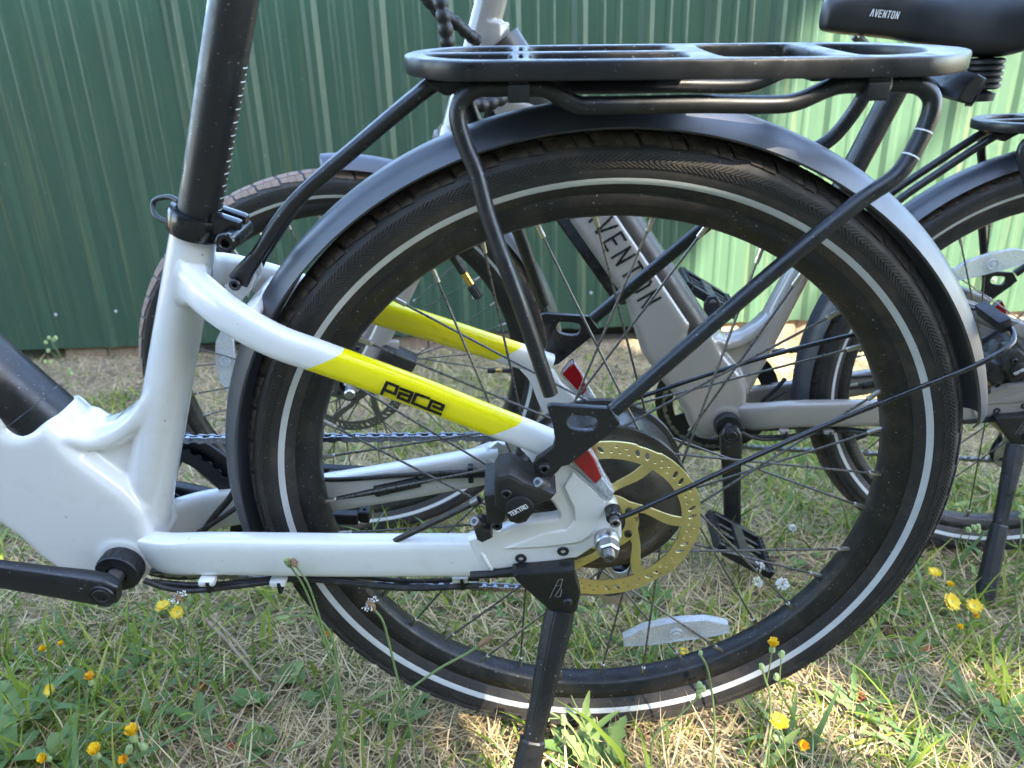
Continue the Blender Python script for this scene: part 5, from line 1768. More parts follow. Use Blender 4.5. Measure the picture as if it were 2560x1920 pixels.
x, y, r_ = scatter(95000, 1.5, 21)
k = r_.uniform(0, 1, len(x)) < green_mask(x, y)
x, y = x[k], y[k]
n = len(x)
patch = sines(x * 2.0, y * 2.0, 9)
ln = np.clip(r_.gamma(3.2, .0135, n) * (1 + .35 * patch), .012, .14)
blades('lawn_grass', x, y, r_, ln, np.clip(r_.gamma(4, .0011, n), .002, .009), r_.uniform(.05, 1.0, n), r_.uniform(.2, 1.5, n),
       np.clip(.42 + .22 * patch + r_.normal(0, .27, n), 0, 1), 'grass')
x, y, r_ = scatter(46000, 1.5, 22)
n = len(x)
blades('dry_straw', x, y, r_, np.clip(r_.gamma(4, .011, n), .01, .11), r_.uniform(.0013, .0032, n), r_.uniform(1.05, 1.6, n), r_.uniform(-.55, .45, n),
       np.clip(r_.normal(.5, .24, n), 0, 1), 'straw', lift=.004)
x, y, r_ = scatter(9000, 1.7, 29)
k = r_.uniform(0, 1, len(x)) < np.clip(green_mask(x, y) ** 2 * (.5 + .8 * (sines(x * 3, y * 3, 14) > .1)), 0, 1)
x, y = x[k], y[k]
n = len(x)
blades('lawn_grass', x, y, r_, r_.uniform(.045, .125, n), r_.uniform(.005, .0105, n), r_.uniform(.25, 1.1, n), r_.uniform(.2, 1.3, n),
       np.clip(r_.normal(.45, .25, n), 0, 1), 'weed_leaf', segs=4)
x, y, r_ = scatter(9000, 1.6, 23)
n = len(x)
blades('dry_straw', x, y, r_, np.clip(r_.gamma(4, .012, n), .01, .10), r_.uniform(.0010, .0024, n), r_.uniform(.2, 1.1, n), r_.uniform(.1, 1.2, n),
       np.clip(r_.normal(.55, .22, n), 0, 1), 'straw', lift=.002)
x, y, r_ = scatter(15000, 1.7, 24)
k = r_.uniform(0, 1, len(x)) < green_mask(x, y) * .8
x, y = x[k], y[k]
n = len(x)
blades('clover_leaves', x, y, r_, r_.uniform(.008, .020, n), r_.uniform(.006, .013, n), r_.uniform(.7, 1.35, n), r_.uniform(.1, .6, n),
       np.clip(r_.normal(.45, .25, n), 0, 1), 'weed_leaf', lift=.012, segs=4)

# ------------------------------------------------------------------ leafy weeds (rosettes)
def leaf_into(bm, lay, base, az, length, width, lean, curl, tint, lobes=0):
    d = Vector((math.cos(az), math.sin(az), 0))
    s = Vector((-d.y, d.x, 0))
    p = Vector(base)
    n = 9
    prev = None
    for k in range(n + 1):
        t = k / n
        ang = lean + curl * t
        if k:
            p = p + (d * math.sin(ang) + Vector((0, 0, 1)) * math.cos(ang)) * (length / n)
            g = float(gz(p.x, p.y))
            if p.z < g + .003:
                p.z = g + .003
        w = width * (math.sin(math.pi * min(1, .06 + t * .94)) ** .7) * .5
        if lobes and k % 2:
            w *= .55
        w = max(w, .0008)
        up = Vector((0, 0, w * .35))
        cur = [bm.verts.new(v) for v in (p - s * w + up, p, p + s * w + up)]
        for v in cur:
            v[lay] = tint
        if prev:
            bm.faces.new((prev[0], cur[0], cur[1], prev[1]))
            bm.faces.new((prev[1], cur[1], cur[2], prev[2]))
        prev = cur

def rosette(x, y, n, length, width, seed, lobes=0, upright=.8, label=None, group=None):
    rg = random.Random(seed)
    z = float(gz(x, y))
    root = root_empty('broadleaf_weed', Matrix.Translation((x, y, z)))
    tag(root, label, 'weed', group)
    for k in range(n):
        bm = bmesh.new()
        lay = bm.verts.layers.float.new('tint')
        leaf_into(bm, lay, (x, y, z + .002), 2 * math.pi * (k + rg.uniform(-.3, .3)) / n, length * rg.uniform(.4, .85), width * rg.uniform(.5, .85), upright + rg.uniform(-.25, .35), rg.uniform(.3, 1.0), min(1, max(0, rg.gauss(.5, .22))), lobes)
        bmesh.ops.translate(bm, verts=bm.verts, vec=(-x, -y, -z))
        link('leaf', to_mesh(bm, 'leaf'), 'weed_leaf', root)
    return root
GRP = 'low leafy weeds in the lawn'
RLAB = ['leafy weed at the left edge below the crank arm, broad leaves', 'leafy weed low in the left foreground, largest of its patch', 'leafy weed left foreground between the orange bud and the soil', 'leafy weed in the bottom left corner under two yellow buds', 'leafy weed just left of the bare soil patch, narrow toothed leaves', 'leafy weed on the right rim of the bare soil patch', 'leafy weed left of the two round leafed weeds, short rounded leaves', 'leafy weed right of the two round leafed weeds, short rounded leaves', 'leafy weed below the tan straw stalks, short and round', 'leafy weed under the crank tip, thin toothed leaves', 'leafy weed in front of the lower tyre left of the kickstand', 'leafy weed behind the tyre at the right, near the pine cone', 'leafy weed right of the pine cone, short broad leaves', 'leafy weed before the tyre right of the thin branched weed, toothed leaves', 'leafy weed at the right below the yellow flower group, toothed leaves', 'leafy weed at the right edge near the bottom, broad leaves', 'leafy weed bottom right, toothed narrow leaves', 'leafy weed beside the near kickstand foot, left of the budding weed', 'leafy weed beside the near kickstand foot, right under the budding weed', 'leafy weed inside the wheel just left of the kickstand leg', 'leafy weed inside the wheel low at the left, thin leaves', 'leafy weed below the grey bicycle pedal, small round leaves', 'leafy weed right of the grey bicycle pedal, small round leaves', 'leafy weed above the clear wheel reflector, small leaves', 'leafy weed behind the far kickstand, long strap leaves', 'leafy weed at the bottom right of centre, toothed leaves', 'leafy weed before the tyre between two plantain stalks']
for k, (p, n_, L_, W_, lb) in enumerate([((-0.695, 0.041), 7, 0.1, 0.026, 0), ((-0.609, -0.023), 8, 0.09, 0.028, 0), ((-0.632, 0.095), 6, 0.085, 0.02, 0), ((-0.664, -0.03), 6, 0.1, 0.03, 0), ((-0.544, 0.04), 6, 0.075, 0.016, 1), ((-0.48, 0.039), 6, 0.06, 0.018, 0), ((-0.429, 0.074), 8, 0.045, 0.03, 0), ((-0.393, 0.006), 8, 0.045, 0.03, 0), ((-0.397, 0.122), 7, 0.04, 0.028, 0), ((-0.62, 0.166), 6, 0.07, 0.016, 1), ((-0.222, 0.037), 6, 0.065, 0.02, 0), ((0.463, 0.272), 7, 0.07, 0.018, 0), ((0.45, 0.164), 8, 0.06, 0.018, 0), ((0.328, 0.058), 6, 0.08, 0.02, 1), ((0.474, 0.066), 7, 0.075, 0.02, 1), ((0.498, 0.023), 7, 0.08, 0.024, 1), ((0.369, -0.015), 6, 0.08, 0.018, 1), ((-0.022, -0.027), 6, 0.075, 0.026, 0), ((0.003, -0.038), 6, 0.08, 0.026, 0), ((-0.044, 0.28), 8, 0.05, 0.016, 0), ((-0.117, 0.323), 7, 0.06, 0.014, 0), ((0.339, 0.459), 7, 0.04, 0.02, 0), ((0.392, 0.423), 7, 0.04, 0.02, 0), ((0.137, 0.333), 7, 0.05, 0.018, 0), ((0.765, 0.655), 6, 0.11, 0.018, 0), ((0.223, -0.014), 6, 0.09, 0.016, 1), ((-0.336, 0.082), 6, 0.05, 0.02, 0)]):
    rosette(p[0], p[1], n_, L_, W_, 40 + k, lb, .75, RLAB[k], GRP)

# ------------------------------------------------------------------ flowers and stalks
def bez(p, q, sag, n=10):
    p, q = Vector(p), Vector(q)
    c = (p + q) / 2 + Vector(sag)
    return [(p * (1 - t) ** 2 + c * 2 * t * (1 - t) + q * t * t) for t in [k / n for k in range(n + 1)]]

def petals_mesh(name, n, rin, rout, w, rise, seed):
    rg = random.Random(seed)
    bm = bmesh.new()
    for ringk, (ro, up) in enumerate(((rout, rise), (rout * .72, rise * 1.9))):
        for k in range(n):
            a = 2 * math.pi * (k + .5 * ringk + rg.uniform(-.15, .15)) / n
            d = Vector((math.cos(a), math.sin(a), 0))
            s = Vector((-d.y, d.x, 0))
            ro_ = ro * rg.uniform(.85, 1.1)
            z0 = .0008 * ringk
            v = [bm.verts.new(q) for q in (d * rin - s * w * .3 + Vector((0, 0, z0)), d * rin + s * w * .3 + Vector((0, 0, z0)), d * ro_ + s * w * .5 + Vector((0, 0, z0 + up * ro_)), d * (ro_ * 1.05) + Vector((0, 0, z0 + up * ro_)), d * ro_ - s * w * .5 + Vector((0, 0, z0 + up * ro_)))]
            bm.faces.new(v)
    return to_mesh(bm, name, smooth=False)
PET = [petals_mesh('petals', 22, .0012, .0110, .0020, .22, s) for s in range(3)]
PETB = [petals_mesh('petals', 9, .0010, .0060, .0030, 1.2, s) for s in range(2)]
def bud_mesh(r_, h):
    return lathe_z('calyx', [(.0004, 0), (r_, h * .25), (r_ * 1.05, h * .6), (r_ * .7, h), (.0003, h * 1.02)])
def lathe_z(name, prof, n=12):
    bm = bmesh.new()
    rings = [[bm.verts.new((r_ * math.cos(2 * math.pi * k / n), r_ * math.sin(2 * math.pi * k / n), z)) for k in range(n)] for r_, z in prof]
    for a_, b_ in zip(rings, rings[1:]):
        for k in range(n):
            bm.faces.new((a_[k], a_[(k + 1) % n], b_[(k + 1) % n], b_[k]))
    bm.faces.new(rings[0])
    bm.faces.new(rings[-1])
    bmesh.ops.recalc_face_normals(bm, faces=bm.faces)
    return to_mesh(bm, name)
CAL = bud_mesh(.0036, .0085)
CALS = bud_mesh(.0027, .0070)
def flower(head, foot, label, kind='open', colour='petal_yellow', tilt=(0.25, -.3), group=None, size=1.0, seed=0):
    foot = Vector((foot[0], foot[1], float(gz(foot[0], foot[1]))))
    root = root_empty('yellow_flower' if colour != 'petal_white' else 'clover_flower', Matrix.Translation(foot))
    tag(root, label, 'flower', group)
    h = Vector(head) - foot
    rg = random.Random(seed)
    link('stem', tube_mesh('stem', bez((0, 0, -.004), h, (rg.uniform(-.01, .01), rg.uniform(-.01, .01), 0)), .0010, 6, taper=.0008), 'stem_green', root)
    M = Matrix.Translation(h) @ Matrix.Rotation(tilt[0], 4, 'Y') @ Matrix.Rotation(-tilt[1] * 1.0, 4, 'X') @ Matrix.Scale(size, 4)
    if kind == 'open':
        link('calyx', CAL, 'bud_green', root, M @ Matrix.Translation((0, 0, -.0075)))
        link('petals', PET[seed % 3], colour, root, M)
    elif kind == 'half':
        link('calyx', CAL, 'bud_green', root, M @ Matrix.Translation((0, 0, -.0080)))
        link('petals', PETB[seed % 2], colour, root, M)
    elif kind == 'clover':
        bm = bmesh.new()
        for k in range(70):
            t = math.acos(1 - 1.5 * rg.random())
            a = rg.uniform(0, 2 * math.pi)
            d = Vector((math.sin(t) * math.cos(a), math.sin(t) * math.sin(a), math.cos(t)))
            s = d.orthogonal().normalized() * .0009
            q = [bm.verts.new(v) for v in (d * .002 - s, d * .002 + s, d * rg.uniform(.0065, .0085) + s * 1.2, d * .0090, d * rg.uniform(.0065, .0085) - s * 1.2)]
            bm.faces.new(q)
        link('petals', to_mesh(bm, 'petals', smooth=False), colour, root, M)
    return root
FL = [((-0.577, 0.182, 0.057), (-0.569, 0.197), 'open yellow flower under the crank, left of a close pair', 'open', 'petal_yellow', 0.9), ((-0.554, 0.173, 0.053), (-0.562, 0.19), 'open yellow flower under the crank, right of a close pair', 'open', 'petal_yellow', 0.9), ((-0.656, 0.043, 0.043), (-0.645, 0.062), 'small golden flower among broad leaves at the left edge', 'open', 'petal_yellow', 0.66), ((-0.718, 0.127, 0.03), (-0.724, 0.138), 'half open yellow bud in grass below the crank arm, nearest the left edge', 'half', 'petal_yellow', 0.82), ((-0.7, 0.138, 0.029), (-0.706, 0.14), 'half open yellow bud just right of another below the crank arm', 'half', 'petal_yellow', 0.66), ((-0.585, -0.074, 0.062), (-0.582, -0.06), 'half open golden bud in the bottom left corner', 'half', 'petal_yellow', 0.9), ((-0.497, -0.08, 0.067), (-0.49, -0.064), 'orange bud at the bottom edge left of a bare soil patch', 'half', 'petal_orange', 0.82), ((-0.519, -0.088, 0.084), (-0.523, -0.084), 'yellow topped bud at the bottom edge between two others', 'half', 'petal_yellow', 0.9), ((0.534, 0.277, 0.032), (0.528, 0.296), 'open yellow flower at the right, highest of its group', 'open', 'petal_yellow', 0.78), ((0.505, 0.183, 0.052), (0.504, 0.191), 'wide open yellow flower at the right, largest of its group', 'open', 'petal_yellow', 1.07), ((0.535, 0.18, 0.047), (0.537, 0.188), 'ragged yellow flower at the right beside the far kickstand', 'open', 'petal_yellow', 0.94), ((0.537, 0.242, 0.033), (0.536, 0.253), 'pale yellow closed bud above the widest flower at the right', 'half', 'petal_yellow', 0.82), ((0.509, 0.163, 0.025), (0.508, 0.176), 'small yellow bud low in the weeds at the right', 'half', 'petal_yellow', 0.66), ((0.55, 0.194, 0.02), (0.544, 0.208), 'small golden bud under the ragged flower at the right', 'half', 'petal_yellow', 0.66), ((0.136, 0.14, 0.008), (0.127, 0.154), 'tiny yellow flower below the clear wheel reflector', 'open', 'petal_yellow', 0.57), ((0.188, -0.061, 0.094), (0.199, -0.061), 'drooping yellow flower in front of the tyre at the right', 'open', 'petal_yellow', 0.9), ((0.212, -0.071, 0.071), (0.209, -0.062), 'orange bud near the bottom edge right of the drooping flower', 'half', 'petal_orange', 0.9), ((0.247, 2.132, -0.281), (0.247, 2.149), 'yellow flower beside the wall seen between the spokes', 'open', 'petal_yellow', 0.98), ((0.204, 2.122, -0.284), (0.196, 2.135), 'smaller yellow flower left of the one seen between the spokes', 'half', 'petal_yellow', 0.9), ((-0.559, 1.668, -0.209), (-0.555, 1.683), 'small yellow flower above the yellow stay, seen through the spokes', 'half', 'petal_yellow', 0.74), ((-0.358, 0.189, 0.001), (-0.348, 0.203), 'tiny orange flower beside the lower left rim', 'half', 'petal_orange', 0.57), ((-0.136, 1.992, -0.259), (-0.144, 2.006), 'yellow flower highest in the cluster behind the yellow stays', 'open', 'petal_yellow', 0.82), ((-0.179, 1.966, -0.26), (-0.168, 1.969), 'yellow flower at the left of the cluster behind the yellow stays', 'half', 'petal_yellow', 0.9), ((-0.117, 1.853, -0.247), (-0.107, 1.872), 'yellow flower at the centre of the cluster behind the yellow stays', 'half', 'petal_yellow', 0.9), ((-0.149, 1.799, -0.244), (-0.144, 1.816), 'yellow flower lowest in the cluster behind the yellow stays', 'half', 'petal_yellow', 0.9), ((-1.261, 1.032, -0.11), (-1.264, 1.05), 'yellow flower at the foot of the wall beside the black tube', 'open', 'petal_yellow', 0.82), ((0.316, 0.288, 0.005), (0.322, 0.292), 'fresh white clover head, rightmost beside the lower pedal', 'clover', 'petal_white', 1.2), ((0.296, 0.34, 0.002), (0.3, 0.354), 'white clover head in front of the lower pedal', 'clover', 'petal_white', 1.1), ((0.29, 0.321, -0.015), (0.28, 0.324), 'faded clover head below the lower pedal', 'clover', 'petal_white', 1.0), ((0.413, 0.513, -0.04), (0.414, 0.52), 'white clover head behind the right spokes', 'clover', 'petal_white', 0.9)]
for k, (hd, ft, lab, kind, col, sz) in enumerate(FL):
    flower(hd, ft, lab, kind, col, (.25 * math.sin(k * 2.3), -.45 + .3 * math.cos(k * 1.7)), 'small yellow flowers in the lawn' if col != 'petal_white' else 'white clover heads', sz, k)

def stalk(label, pts, r_, head, hl=.018, group='plantain stalks in front of the bike', hr=.0042, extra=None):
    foot = Vector((pts[0][0], pts[0][1], float(gz(pts[0][0], pts[0][1])) - .004))
    P = [Vector(p) for p in pts]
    if P[0].z > foot.z + .004:
        P = [foot] + P
    root = root_empty('plantain_stalk', Matrix.Translation(foot))
    tag(root, label, 'plant', group)
    Q = [p - foot for p in P]
    link('stem', tube_mesh('stem', Q, r_, 8, 6), 'stem_green', root)
    d = (Q[-1] - Q[-2]).normalized()
    bm = bmesh.new()
    rg = random.Random(len(label))
    n = 14
    base = Q[-1] - d * .001
    sweep(bm, [base + d * hl * k / 8 for k in range(9)], lambda t: circle(hr * (math.sin(math.pi * (.10 + .86 * t)) ** .6), 10))
    u = d.orthogonal().normalized()
    v = d.cross(u)
    for k in range(150):
        t = rg.random()
        a = rg.uniform(0, 2 * math.pi)
        rr_ = hr * (math.sin(math.pi * (.10 + .86 * t)) ** .6)
        o = (u * math.cos(a) + v * math.sin(a))
        p = base + d * hl * t + o * rr_ * .9
        s = d.cross(o) * .0006
        tip = p + o * rg.uniform(.0008, .0018) + d * .0012
        bm.faces.new([bm.verts.new(w) for w in (p - s, p + s, tip)])
    bmesh.ops.recalc_face_normals(bm, faces=bm.faces)
    link('seed_head', to_mesh(bm, 'seed_head', smooth=False), head, root)
    if extra == 'stamens':
        bm = bmesh.new()
        for k in range(26):
            a = rg.uniform(0, 2 * math.pi)
            o = (u * math.cos(a) + v * math.sin(a))
            p = base + d * hl * rg.uniform(.35, .95)
            tip = p + o * rg.uniform(.005, .009)
            s = d.cross(o) * .00025
            bm.faces.new([bm.verts.new(w) for w in (p - s, p + s, tip + s, tip - s)])
            bmesh.ops.create_icosphere(bm, subdivisions=1, radius=.0008, matrix=Matrix.Translation(tip))
        link('stamens', to_mesh(bm, 'stamens', smooth=False), 'petal_white', root)
    return root
for lab, pts, r0, head, hl, hr, ex in [('tall plantain stalk with a brown head crossing the white chainstay', [(-0.268, -0.075, 0.086), (-0.261, -0.075, 0.16), (-0.269, -0.075, 0.218), (-0.278, -0.075, 0.278), (-0.288, -0.075, 0.303)], 0.001, 'seed_brown', 0.0085, 0.003, None), ('tall plantain stalk with a pale green bud crossing the white chainstay', [(-0.273, -0.07, 0.081), (-0.267, -0.07, 0.149), (-0.273, -0.07, 0.211), (-0.284, -0.07, 0.271), (-0.295, -0.07, 0.299)], 0.001, 'bud_green', 0.0095, 0.003, None), ('plantain stalk bent over like a hook with a drooping green head', [(-0.273, -0.06, 0.043), (-0.271, -0.06, 0.096), (-0.267, -0.06, 0.158), (-0.268, -0.06, 0.205), (-0.278, -0.06, 0.228), (-0.294, -0.06, 0.234), (-0.309, -0.06, 0.232)], 0.0012, 'bud_green', 0.014, 0.003, None), ('plantain stalk flowering with white stamens before the lower rim', [(-0.192, -0.065, 0.036), (-0.196, -0.065, 0.081), (-0.203, -0.065, 0.138), (-0.209, -0.065, 0.191), (-0.214, -0.065, 0.229), (-0.222, -0.065, 0.245)], 0.0012, 'seed_brown', 0.011, 0.0036, 'stamens'), ('plantain stalk leaning right with a long tan seed head', [(-0.224, -0.07, 0.054), (-0.218, -0.07, 0.099), (-0.2, -0.07, 0.14), (-0.166, -0.07, 0.172), (-0.132, -0.07, 0.195), (-0.121, -0.07, 0.204)], 0.0013, 'seed_brown', 0.019, 0.0034, None), ('long thin pale stalk curving up to a fluffy head under the crank', [(-0.42, -0.06, 0.031), (-0.421, -0.06, 0.077), (-0.416, -0.06, 0.135), (-0.405, -0.06, 0.183), (-0.407, -0.06, 0.223), (-0.413, -0.06, 0.252)], 0.001, 'seed_brown', 0.009, 0.003, 'stamens'), ('short plantain stalk with a green head at the bottom centre left', [(-0.349, -0.055, 0.025), (-0.34, -0.055, 0.045), (-0.324, -0.055, 0.057)], 0.001, 'bud_green', 0.011, 0.003, None)]:
    stalk(lab, pts, r0, head, hl, hr=hr, extra=ex)

def sprig(name, label, stems, buds, leaves, budmat='bud_green', budr=1.0, group=None):
    p0 = stems[0][0]
    foot = Vector((p0[0], p0[1], float(gz(p0[0], p0[1])) - .003))
    root = root_empty(name, Matrix.Translation(foot))
    tag(root, label, 'weed', group)
    for i, s in enumerate(stems):
        P = [Vector(p) - foot for p in s]
        if i == 0 and P[0].z > .003:
            P = [Vector((0, 0, 0))] + P
        link('stem', tube_mesh('stem', P, .0011 if i == 0 else .0007, 7, 5), 'stem_green', root)
    for i, (p, mt) in enumerate(buds):
        M = Matrix.Translation(Vector(p) - foot) @ Matrix.Rotation(.4 * math.sin(i * 2.1), 4, 'Y') @ Matrix.Scale(budr, 4)
        b_ = link('bud', CALS, 'bud_green', root, M @ Matrix.Translation((0, 0, -.004)))
        if mt:
            link('petals', PETB[i % 2], mt, b_, Matrix.Translation((0, 0, .0062)) @ Matrix.Scale(.8, 4))
    rg = random.Random(len(label))
    for (p, az, L_, W_, ln_) in leaves:
        bm = bmesh.new()
        lay = bm.verts.layers.float.new('tint')
        leaf_into(bm, lay, p, az, L_, W_, ln_, .6, rg.uniform(.55, .95), 1 if W_ > .012 else 0)
        bmesh.ops.translate(bm, verts=bm.verts, vec=-foot)
        link('leaf', to_mesh(bm, 'leaf'), 'weed_leaf', root)
    return root
for args in [('flowering_weed', 'leafy weed with pale buds rising beside the near kickstand foot', [[(-0.007, -0.06, 0.029), (-0.015, -0.06, 0.058), (-0.028, -0.06, 0.086), (-0.044, -0.06, 0.103), (-0.06, -0.06, 0.113)], [(-0.026, -0.06, 0.084), (-0.037, -0.06, 0.098), (-0.054, -0.06, 0.099)], [(0.001, -0.05, 0.017), (-0.005, -0.05, 0.056), (-0.015, -0.05, 0.085), (-0.028, -0.05, 0.12)]], [((-0.062, -0.06, 0.114), None), ((-0.057, -0.06, 0.112), None), ((-0.055, -0.06, 0.099), None), ((-0.037, -0.06, 0.1), None), ((-0.036, -0.06, 0.095), None)], [((0.002, -0.04, 0.008), 1.9, 0.07, 0.02, 0.25), ((0.013, -0.045, 0.011), 0.9, 0.06, 0.022, 0.35), ((-0.012, -0.05, 0.017), 2.6, 0.05, 0.018, 0.3), ((-0.015, -0.05, 0.08), 1.2, 0.035, 0.007, 0.4), ((-0.009, -0.05, 0.061), 0.4, 0.045, 0.008, 0.7), ((-0.015, -0.05, 0.076), 2.8, 0.03, 0.006, 0.5)], 'bud_green', 1.2), ('flowering_weed', 'thin branched weed with small yellow buds before the tyre at the right', [[(0.184, -0.06, 0.027), (0.181, -0.06, 0.066), (0.176, -0.06, 0.124), (0.168, -0.06, 0.15), (0.163, -0.06, 0.165)], [(0.17, -0.06, 0.146), (0.171, -0.06, 0.174), (0.171, -0.06, 0.186)], [(0.189, -0.06, 0.101), (0.189, -0.06, 0.121), (0.183, -0.06, 0.15), (0.181, -0.06, 0.178)], [(0.185, -0.06, 0.139), (0.179, -0.06, 0.153)], [(0.182, -0.06, 0.066), (0.186, -0.06, 0.085), (0.189, -0.06, 0.101)]], [((0.171, -0.06, 0.188), 'petal_yellow'), ((0.181, -0.06, 0.182), None), ((0.163, -0.06, 0.166), None), ((0.179, -0.06, 0.153), None), ((0.193, -0.06, 0.068), None), ((0.187, -0.06, 0.071), None)], [((0.188, -0.06, 0.032), 0.5, 0.05, 0.01, 0.5)], 'bud_green', 1.1), ('flowering_weed', 'bare curved green stem tipped with a small bud before the lower rim', [[(0.124, -0.06, 0.052), (0.122, -0.06, 0.09), (0.115, -0.06, 0.135), (0.108, -0.06, 0.166), (0.1, -0.06, 0.182)]], [((0.1, -0.06, 0.184), None)], [], 'bud_green', 0.8), ('flowering_weed', 'slanting stem with a cluster of green buds under the lower tyre', [[(0.059, -0.06, 0.072), (0.079, -0.06, 0.095), (0.094, -0.06, 0.115), (0.102, -0.06, 0.129)]], [((0.102, -0.06, 0.143), None), ((0.103, -0.06, 0.136), None), ((0.102, -0.06, 0.13), None), ((0.106, -0.06, 0.138), None)], [], 'bud_green', 1.1), ('flowering_weed', 'upright stem with an orange bud left of the soil patch', [[(-0.568, -0.04, 0.029), (-0.556, -0.04, 0.074), (-0.551, -0.04, 0.103), (-0.544, -0.04, 0.124)]], [((-0.539, -0.04, 0.133), 'petal_orange')], [((-0.555, -0.04, 0.064), 0.6, 0.03, 0.006, 0.5)], 'bud_green', 1.1), ('flowering_weed', 'stout stem with several round buds at the bottom left of the soil patch', [[(-0.501, -0.055, 0.026), (-0.499, -0.055, 0.041), (-0.499, -0.055, 0.065)], [(-0.499, -0.055, 0.038), (-0.507, -0.055, 0.053)], [(-0.499, -0.055, 0.041), (-0.491, -0.055, 0.058)]], [((-0.499, -0.055, 0.07), 'petal_yellow'), ((-0.507, -0.055, 0.054), None), ((-0.491, -0.055, 0.058), None), ((-0.546, -0.055, 0.044), 'petal_yellow')], [], 'bud_green', 1.5), ('flowering_weed', 'slender stem with pale buds against the foot of the green wall', [[(-1.566, 1.55, -0.201), (-1.555, 1.55, -0.142), (-1.549, 1.55, -0.073), (-1.55, 1.55, -0.033), (-1.562, 1.55, 0.007)], [(-1.551, 1.55, -0.101), (-1.571, 1.55, -0.084), (-1.59, 1.55, -0.061)], [(-1.549, 1.55, -0.056), (-1.565, 1.55, -0.038), (-1.578, 1.55, -0.024)], [(-1.551, 1.55, -0.125), (-1.534, 1.55, -0.102)]], [((-1.567, 1.55, 0.018), None), ((-1.553, 1.55, 0.012), None), ((-1.581, 1.55, 0.004), None), ((-1.546, 1.55, 0.018), None), ((-1.58, 1.55, -0.024), None), ((-1.598, 1.55, -0.061), None), ((-1.582, 1.55, -0.064), None), ((-1.529, 1.55, -0.09), None), ((-1.524, 1.55, -0.102), None)], [((-1.557, 1.55, -0.166), 0.5, 0.05, 0.012, 0.7)], 'bud_green', 2.0), ('flowering_weed', 'wiry weed with green seed clusters beside the far kickstand', [[(0.655, 0.25, -0.034), (0.635, 0.25, 0.039), (0.626, 0.25, 0.118), (0.616, 0.25, 0.152)], [(0.588, 0.3, 0.039), (0.587, 0.3, 0.072), (0.596, 0.3, 0.093)]], [((0.616, 0.25, 0.157), None), ((0.62, 0.25, 0.146), None), ((0.592, 0.3, 0.095), None), ((0.598, 0.3, 0.096), None), ((0.6, 0.3, 0.089), None), ((0.585, 0.3, 0.091), None)], [], 'bud_green', 1.3)]:
    sprig(*args)

# ------------------------------------------------------------------ litter on the lawn
def stick(label, pts, r_, name='straw_stick', mat='twig'):
    o = link(name, tube_mesh(name, pts, r_, 8, 3, taper=r_ * .6), mat)
    tag(o, label, 'twig')
for lab, pts, r0 in [('longer flat tan straw stalk lying on the bare patch', [(-0.559, 0.253, -0.023), (-0.493, 0.182, -0.012), (-0.423, 0.102, 0.0)], 0.0032), ('thinner tan straw stalk crossing beside the longer one', [(-0.552, 0.254, -0.017), (-0.492, 0.191, -0.008), (-0.45, 0.14, 0.0)], 0.0017), ('short pale twig on the soil at the lower left edge', [(-0.445, 0.045, 0.007), (-0.421, 0.027, 0.01), (-0.406, 0.023, 0.01)], 0.0013)]:
    stick(lab, pts, r0)
def cone():
    bm = bmesh.new()
    bmesh.ops.create_uvsphere(bm, u_segments=14, v_segments=10, radius=.010, matrix=Matrix.Diagonal((1, 1, 1.35, 1)))
    rg = random.Random(2)
    for k in range(60):
        t = k / 60
        a = k * 2.4
        z = .0125 - .025 * t
        r_ = .0105 * math.sqrt(max(.05, 1 - (z / .0145) ** 2))
        o = Vector((math.cos(a), math.sin(a), 0))
        s = Vector((-o.y, o.x, 0)) * .0030
        p = o * r_ + Vector((0, 0, z))
        tip = p + o * .0032 + Vector((0, 0, .0025))
        bm.faces.new([bm.verts.new(v) for v in (p - s, p + s, tip + s * .6, tip - s * .6)])
    return to_mesh(bm, 'pine_cone', smooth=False)
(cx, cy, cz), = [(0.447, 0.219, -0.026)]
pc = link('pine_cone', cone(), 'cone_brown', None, Matrix.Translation((cx, cy, float(gz(cx, cy)) + .011)) @ Matrix.Rotation(1.2, 4, 'X') @ Matrix.Rotation(.6, 4, 'Z'))
tag(pc, 'small brown pine cone lying in the grass right of the front wheel', 'pine cone')
chips = [(-0.425, 0.004, 0.005), (-0.507, 0.105, -0.01), (-0.05, 0.091, -0.008), (0.347, 0.078, -0.006), (-0.016, 0.029, 0.002), (0.481, 0.178, -0.022)]
clab = ['reddish bark chip on bare soil at the lower left', 'reddish bark chip below the crank in the straw', 'reddish bark chip behind the lower rim', 'reddish bark chip in the grass at the right', 'reddish bark chip just under the tyre', 'reddish bark chip beside the yellow flowers at the right']
for k, (x, y, z) in enumerate(chips):
    b_ = box_mesh('bark_chip', (0, 0, 0), (.016 + .004 * (k % 3), .008 + .002 * (k % 2), .0035), None, .0012)
    o = link('bark_chip', b_, 'bark_red', None, Matrix.Translation((x, y, float(gz(x, y)) + .007)) @ Euler((.3 * math.sin(k * 3), .3 * math.cos(k * 2), k * 1.3)).to_matrix().to_4x4())
    tag(o, clab[k], 'bark chip', 'reddish bark chips in the lawn')

